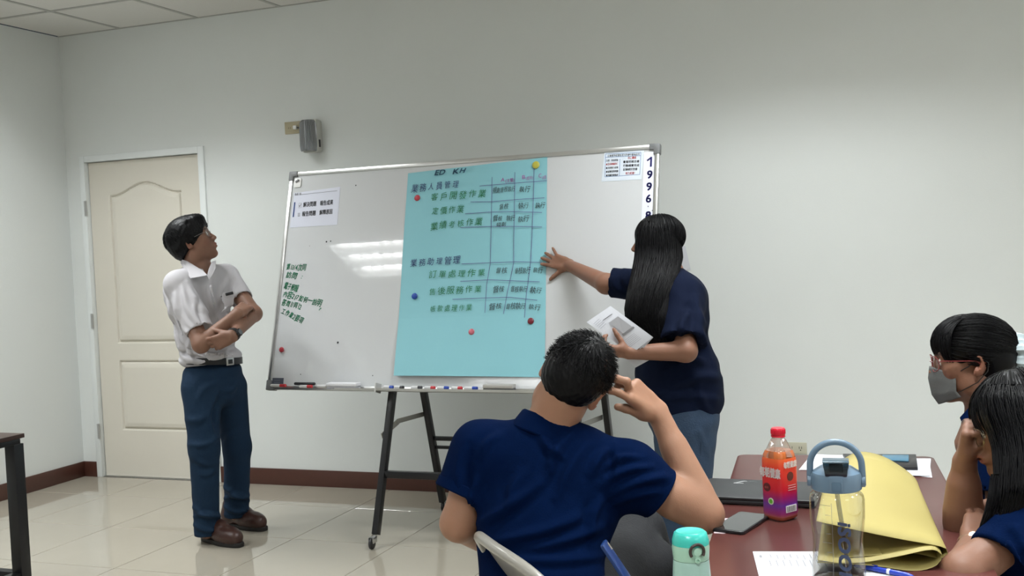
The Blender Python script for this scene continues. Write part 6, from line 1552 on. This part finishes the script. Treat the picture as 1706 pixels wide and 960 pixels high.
# ================================================================== 5. woman with long hair at the right edge
def woman_right():
    root = person((5.75, -3.3, 0), 'seated woman at the right edge, long black hair over her face, cheek on her hand')
    up = np.array([0, 0, 1.0]); F = Fr(P(1698, 708, 2.42), y=D3(-.95, .20, -.20), z=D3(-.20, 0, .98), sc=.98)
    fwd = D3(-.9, .2, 0); rgt = D3(.2, .95, 0); R = np.stack([rgt, fwd, up], 1)
    nb = P(1735, 780, 2.42); sR, sL = P(1765, 830, 2.60), P(1745, 850, 2.30)
    eR = P(1604, 872, 2.50); wR = P(1607, 770, 2.47); eL = P(1604, 958, 2.22); wL = P(1622, 906, 2.36)
    S = SDF([F.p((0, 0, .12)), sL, sR, eL, eR, P(1590, 700, 2.5), P(1860, 1150, 2.4), P(1600, 960, 2.2), P(1650, 830, 2.5)], .0085, [(P(1622, 730, 2.45), .085, .0030), (F.p((0, .06, 0)), .07, .0038), (P(1645, 860, 2.42), .05, .0036)], pad=.13)
    S.cone(F.p((0, -.02, -.045)), nb, .046, .053, .03).cone(nb, nb - up * .1, .06, .1, .04); S.cone(nb, sL, .05, .05, .03).cone(nb, sR, .05, .05, .03)
    S.ell(P(1790, 930, 2.42), (.15, .11, .2), R, .05); S.ell(P(1830, 1080, 2.42), (.16, .12, .13), R, .05)
    S.chain([sR, eR, wR], [.042, .039, .0270], .02); S.cone(eR * .75 + wR * .25, eR * .4 + wR * .6, .0405, .035, .02)
    S.chain([sL, eL, wL], [.042, .044, .028], .02)
    head(S, F, female=True)
    tips = hand(S, wR, P(1614, 715, 2.45) - wR, D3(.75, -.30, .1), right=True, curl=((62, 75, 40), (66, 78, 40), (70, 80, 40), (72, 80, 40)), spread=(3, 1, -2, -5), thumb=(25, 40), tcurl=30, sc=.95)
    tips += hand(S, wL, P(1640, 852, 2.44) - wL, D3(.5, .8, .0), right=False, curl=((15, 30, 20),) * 4, spread=(2, 0, -2, -4), thumb=(30, 20), sc=.93)
    V, Fc = S.mesh(1); mesh_np('body', V, Fc, m_skin, root, col=face_color(V, F, SKIN['mid'], tips=tips)); eyes(F, root, (0, 1, -.3))
    S = SDF([nb, sL, sR, P(1860, 1100, 2.4), P(1640, 960, 2.2), P(1680, 850, 2.5)], .0075, pad=.13)
    S.ell(P(1785, 900, 2.42), (.175, .13, .2), R, .05); S.ell(P(1820, 1040, 2.42), (.175, .14, .17), R, .05); S.cone(nb - up * .015, sL, .06, .065, .04).cone(nb - up * .015, sR, .06, .062, .04)
    cL = P(1662, 936, 2.235); cR = P(1690, 850, 2.56); S.cone(sL, cL, .085, .068, .04, cut='b').cone(sR, cR, .062, .058, .04, cut='b'); S.bumps(.003, rings_noise)
    for a, b, r in ((P(1690, 880, 2.2), P(1720, 925, 2.16), .007), (P(1680, 905, 2.17), P(1706, 945, 2.15), .007)): S.cone(a, b, r, r * .4, k=.02)
    cuff(S, sL, cL, .056); cuff(S, sR, cR, .049); V, Fc = S.mesh(1); mesh_np('shirt', V, Fc, m_polo, root)
    hL, hR = P(1850, 1150, 2.34), P(1850, 1150, 2.52); kL, kR = hL + fwd * .40, hR + fwd * .40; kL[2] = kR[2] = .54; aL, aR = kL.copy(), kR.copy(); aL[2] = aR[2] = .09; hL[2] = hR[2] = .54
    S = SDF([hL, hR, kL, kR, aL, P(1820, 1060, 2.42)], .011, pad=.16); S.chain([hL, kL, aL], [.088, .066, .053], .03).chain([hR, kR, aR], [.088, .066, .053], .03); S.ell((hL + hR) / 2 + up * .05, (.17, .14, .13), R, .05); S.plane(aL, (0, 0, -1)); V, Fc = S.mesh(1); mesh_np('trousers', V, Fc, mat('black_jeans', (.012, .013, .016), .85), root)
    for a in (aL, aR): MB(Fr((a[0] + .05, a[1], 0), y=(-1, .1, 0), z=(0, 0, 1))).prism(rrect(-.045, .045, 0, .24, .04, 5), 0, .085, lambda x, y, z: (x, y, z)).build('shoe', m_black, root, bevel=.02)
    hair_cap(F, root, m_hair, lambda p: (p[:, 2] > .045) | (p[:, 1] < .045), 1500, lambda A: np.stack([A[:, 0] + np.sign(A[:, 0]) * .35, A[:, 1] + .02, A[:, 2] - 1.0], 1), (.013, .020), r=.0014,
             subs=[((0, .125, -.03), (.1, .062, .10)), ((0, .1, -.12), (.12, .09, .08))])
    hair_mass(root, 'hair', [1640, 1628, 1632, 1644, 1652, 1655, 1656, 1652, 1645, 1640], [1750, 1775, 1785, 1788, 1785, 1780, 1770, 1755, 1735, 1715], [2.40, 2.40, 2.39, 2.38, 2.36, 2.33, 2.30, 2.29, 2.275, 2.27],
              [.05, .09, .098, .10, .10, .095, .08, .06, .045, .03], [640, 660, 690, 720, 750, 785, 820, 850, 875, 900], n=2300, r=.0017, tips=.10, seed=4)
    hair_mass(root, 'hair', [1650, 1646, 1640, 1632, 1627], [1680, 1676, 1668, 1655, 1645], [2.30, 2.285, 2.275, 2.27, 2.265], [.03, .028, .022, .014, .006], [790, 820, 850, 875, 892], n=150, r=.0014, tips=.05, seed=6)
    glasses(F, root, mat('bronze_rim', (.16, .11, .06), .3, metal=.8), rx=.024, rz=.020, th=.0009, cy=.104, dz=-.006)
    ax = wL - eL; ax /= np.linalg.norm(ax); wf = Fr(wL - ax * .012, z=ax, y=D3(-.2, -.6, .75))
    wt = MB(wf).lathe([(.0315, -.004), (.0330, -.004), (.0330, .004), (.0315, .004), (.0315, -.004)], n=30).build('wristwatch', mat('rose_gold', (.55, .36, .26), .3, metal=.9), root)
    MB(wf).lathe([(0, 0), (.0110, 0), (.0110, .004), (.010, .0055), (0, .0057)], (0, .031, 0), 24, ax=(0, 1, 0)).build('watch_case', mat('rose_gold', (.5, .3, .2)), wt)
    MB(wf).lathe([(0, .0058), (.0085, .0058), (.0085, .0061), (0, .0062)], (0, .031, 0), 24, ax=(0, 1, 0)).build('watch_face', mat('pearl', (.40, .38, .36), .3), wt)
    return root

man_white()
_w, wL_ = woman_long()
man_seated()
woman_mask()
woman_right()

# papers held by the standing woman
A_, B_, D_ = P(1017, 510, 4.42), P(977, 537, 4.44), P(1088, 562, 4.30)
C_ = P(1052, 590, 4.34)
hp_ = empty('paper_booklet', (A_ + B_ + D_ + C_) / 4, label='white printed sheets with a grey picture, held by the standing woman', cat='papers')
def held(u, v, o=0.0):
    p = A_ * (1 - u) * (1 - v) + D_ * u * (1 - v) + B_ * (1 - u) * v + C_ * u * v; n = np.cross(D_ - A_, B_ - A_); n /= np.linalg.norm(n); n = n if n @ (CAM - A_) > 0 else -n
    return p + n * (o + .012 * math.sin(u * 3.1) * .8)
for k in range(3):
    sh_ = .012 * k; flat_sheet('sheet', [held(0, 0, -.002 * k), held(1, 0, -.002 * k), held(1, 1, -.002 * k) + RT * sh_, held(0, 1, -.002 * k)], m_paper, hp_, 8, 8, fn=lambda u, v: .008 * math.sin(u * 3.1))
lowq = [P(1060, 592, 4.37), P(1082, 600, 4.37), P(1058, 613, 4.38), P(1032, 588, 4.39)]
flat_sheet('sheet', [lowq[0], lowq[1], lowq[2], lowq[3]], m_paper, hp_, 2, 2)
def hq(u, v): return held(u, v, .0022)
m_pic = mat('print_grey_block', (.20, .20, .21), .6)
MB().faces([hq(.28, .15), hq(.62, .15), hq(.62, .55), hq(.28, .55)], [(0, 1, 2, 3)]).build('printed_picture', mat('print_mid_grey', (.33, .33, .35), .6), hp_, smooth=False)
MB().faces([held(.62, .12, .0024), held(.66, .12, .0024), held(.66, .62, .0024), held(.62, .62, .0024)], [(0, 1, 2, 3)]).build('printed_picture', m_pic, hp_, smooth=False)
for k in range(5): stroke('print_line', [(.10 + .04 * k, .62), (.12 + .04 * k, .9)], hq, .006, m_greyink, hp_)
for k in range(6): stroke('print_line', [(.74 + .03 * k, .3), (.74 + .03 * k, .8)], hq, .004, m_greyink, hp_)
stroke('print_line', [(.17, .2), (.17, .6)], hq, .012, m_ink, hp_)
# chair under the seated man: its left back corner shows at the bottom of the photo
fw_ = RH * .93 + FH * .37; fw_ /= np.linalg.norm(fw_)
cL_ = P(786, 884, 2.50); mid = cL_ + (RH * .37 - FH * .93) / np.linalg.norm(RH * .37 - FH * .93) * .20
so_ = mid + fw_ * .27; so_[2] = 0
folding_chair(so_, fw_, 'grey metal folding chair under the seated man in the navy polo')
# blue card case in the seated man's pocket
ca_ = P(1007, 905, 2.40); cb_ = P(1037, 950, 2.40)
cc_ = empty('blue_phone', (ca_ + cb_) / 2, label='blue smartphone sticking out of the seated man\'s pocket', cat='phone')
cu = (cb_ - ca_); cu /= np.linalg.norm(cu); ff_ = Fr(ca_, x=cu, z=D3(.80, -.42, .42))
MB(ff_).prism(rrect(-.004, .15, -.011, .020, .005), -.004, .004, lambda a, b, z: (a, -b, z)).build('case', mat('blue_case', (.012, .042, .16), .3, coat=.3), cc_, bevel=.0015)
MB(ff_).prism(rrect(.004, .022, -.008, -.003, .001), .004, .005, lambda a, b, z: (a, -b, z)).build('lens', mat('silver_trim', (.5, .5, .5), .3), cc_)
# chairs under the two seated women (outside the frame or hidden behind them)
for (px_, py_, dd_, lb) in ((1700, 990, 3.14, 'grey metal folding chair under the woman in the face mask'), (1850, 1150, 2.43, 'grey metal folding chair under the long-haired woman at the right edge')):
    q = P(px_, py_, dd_); q[2] = 0; folding_chair(q + RH * -.02, -RH * .95 + FH * .2, lb)
bpy.context.view_layer.update()
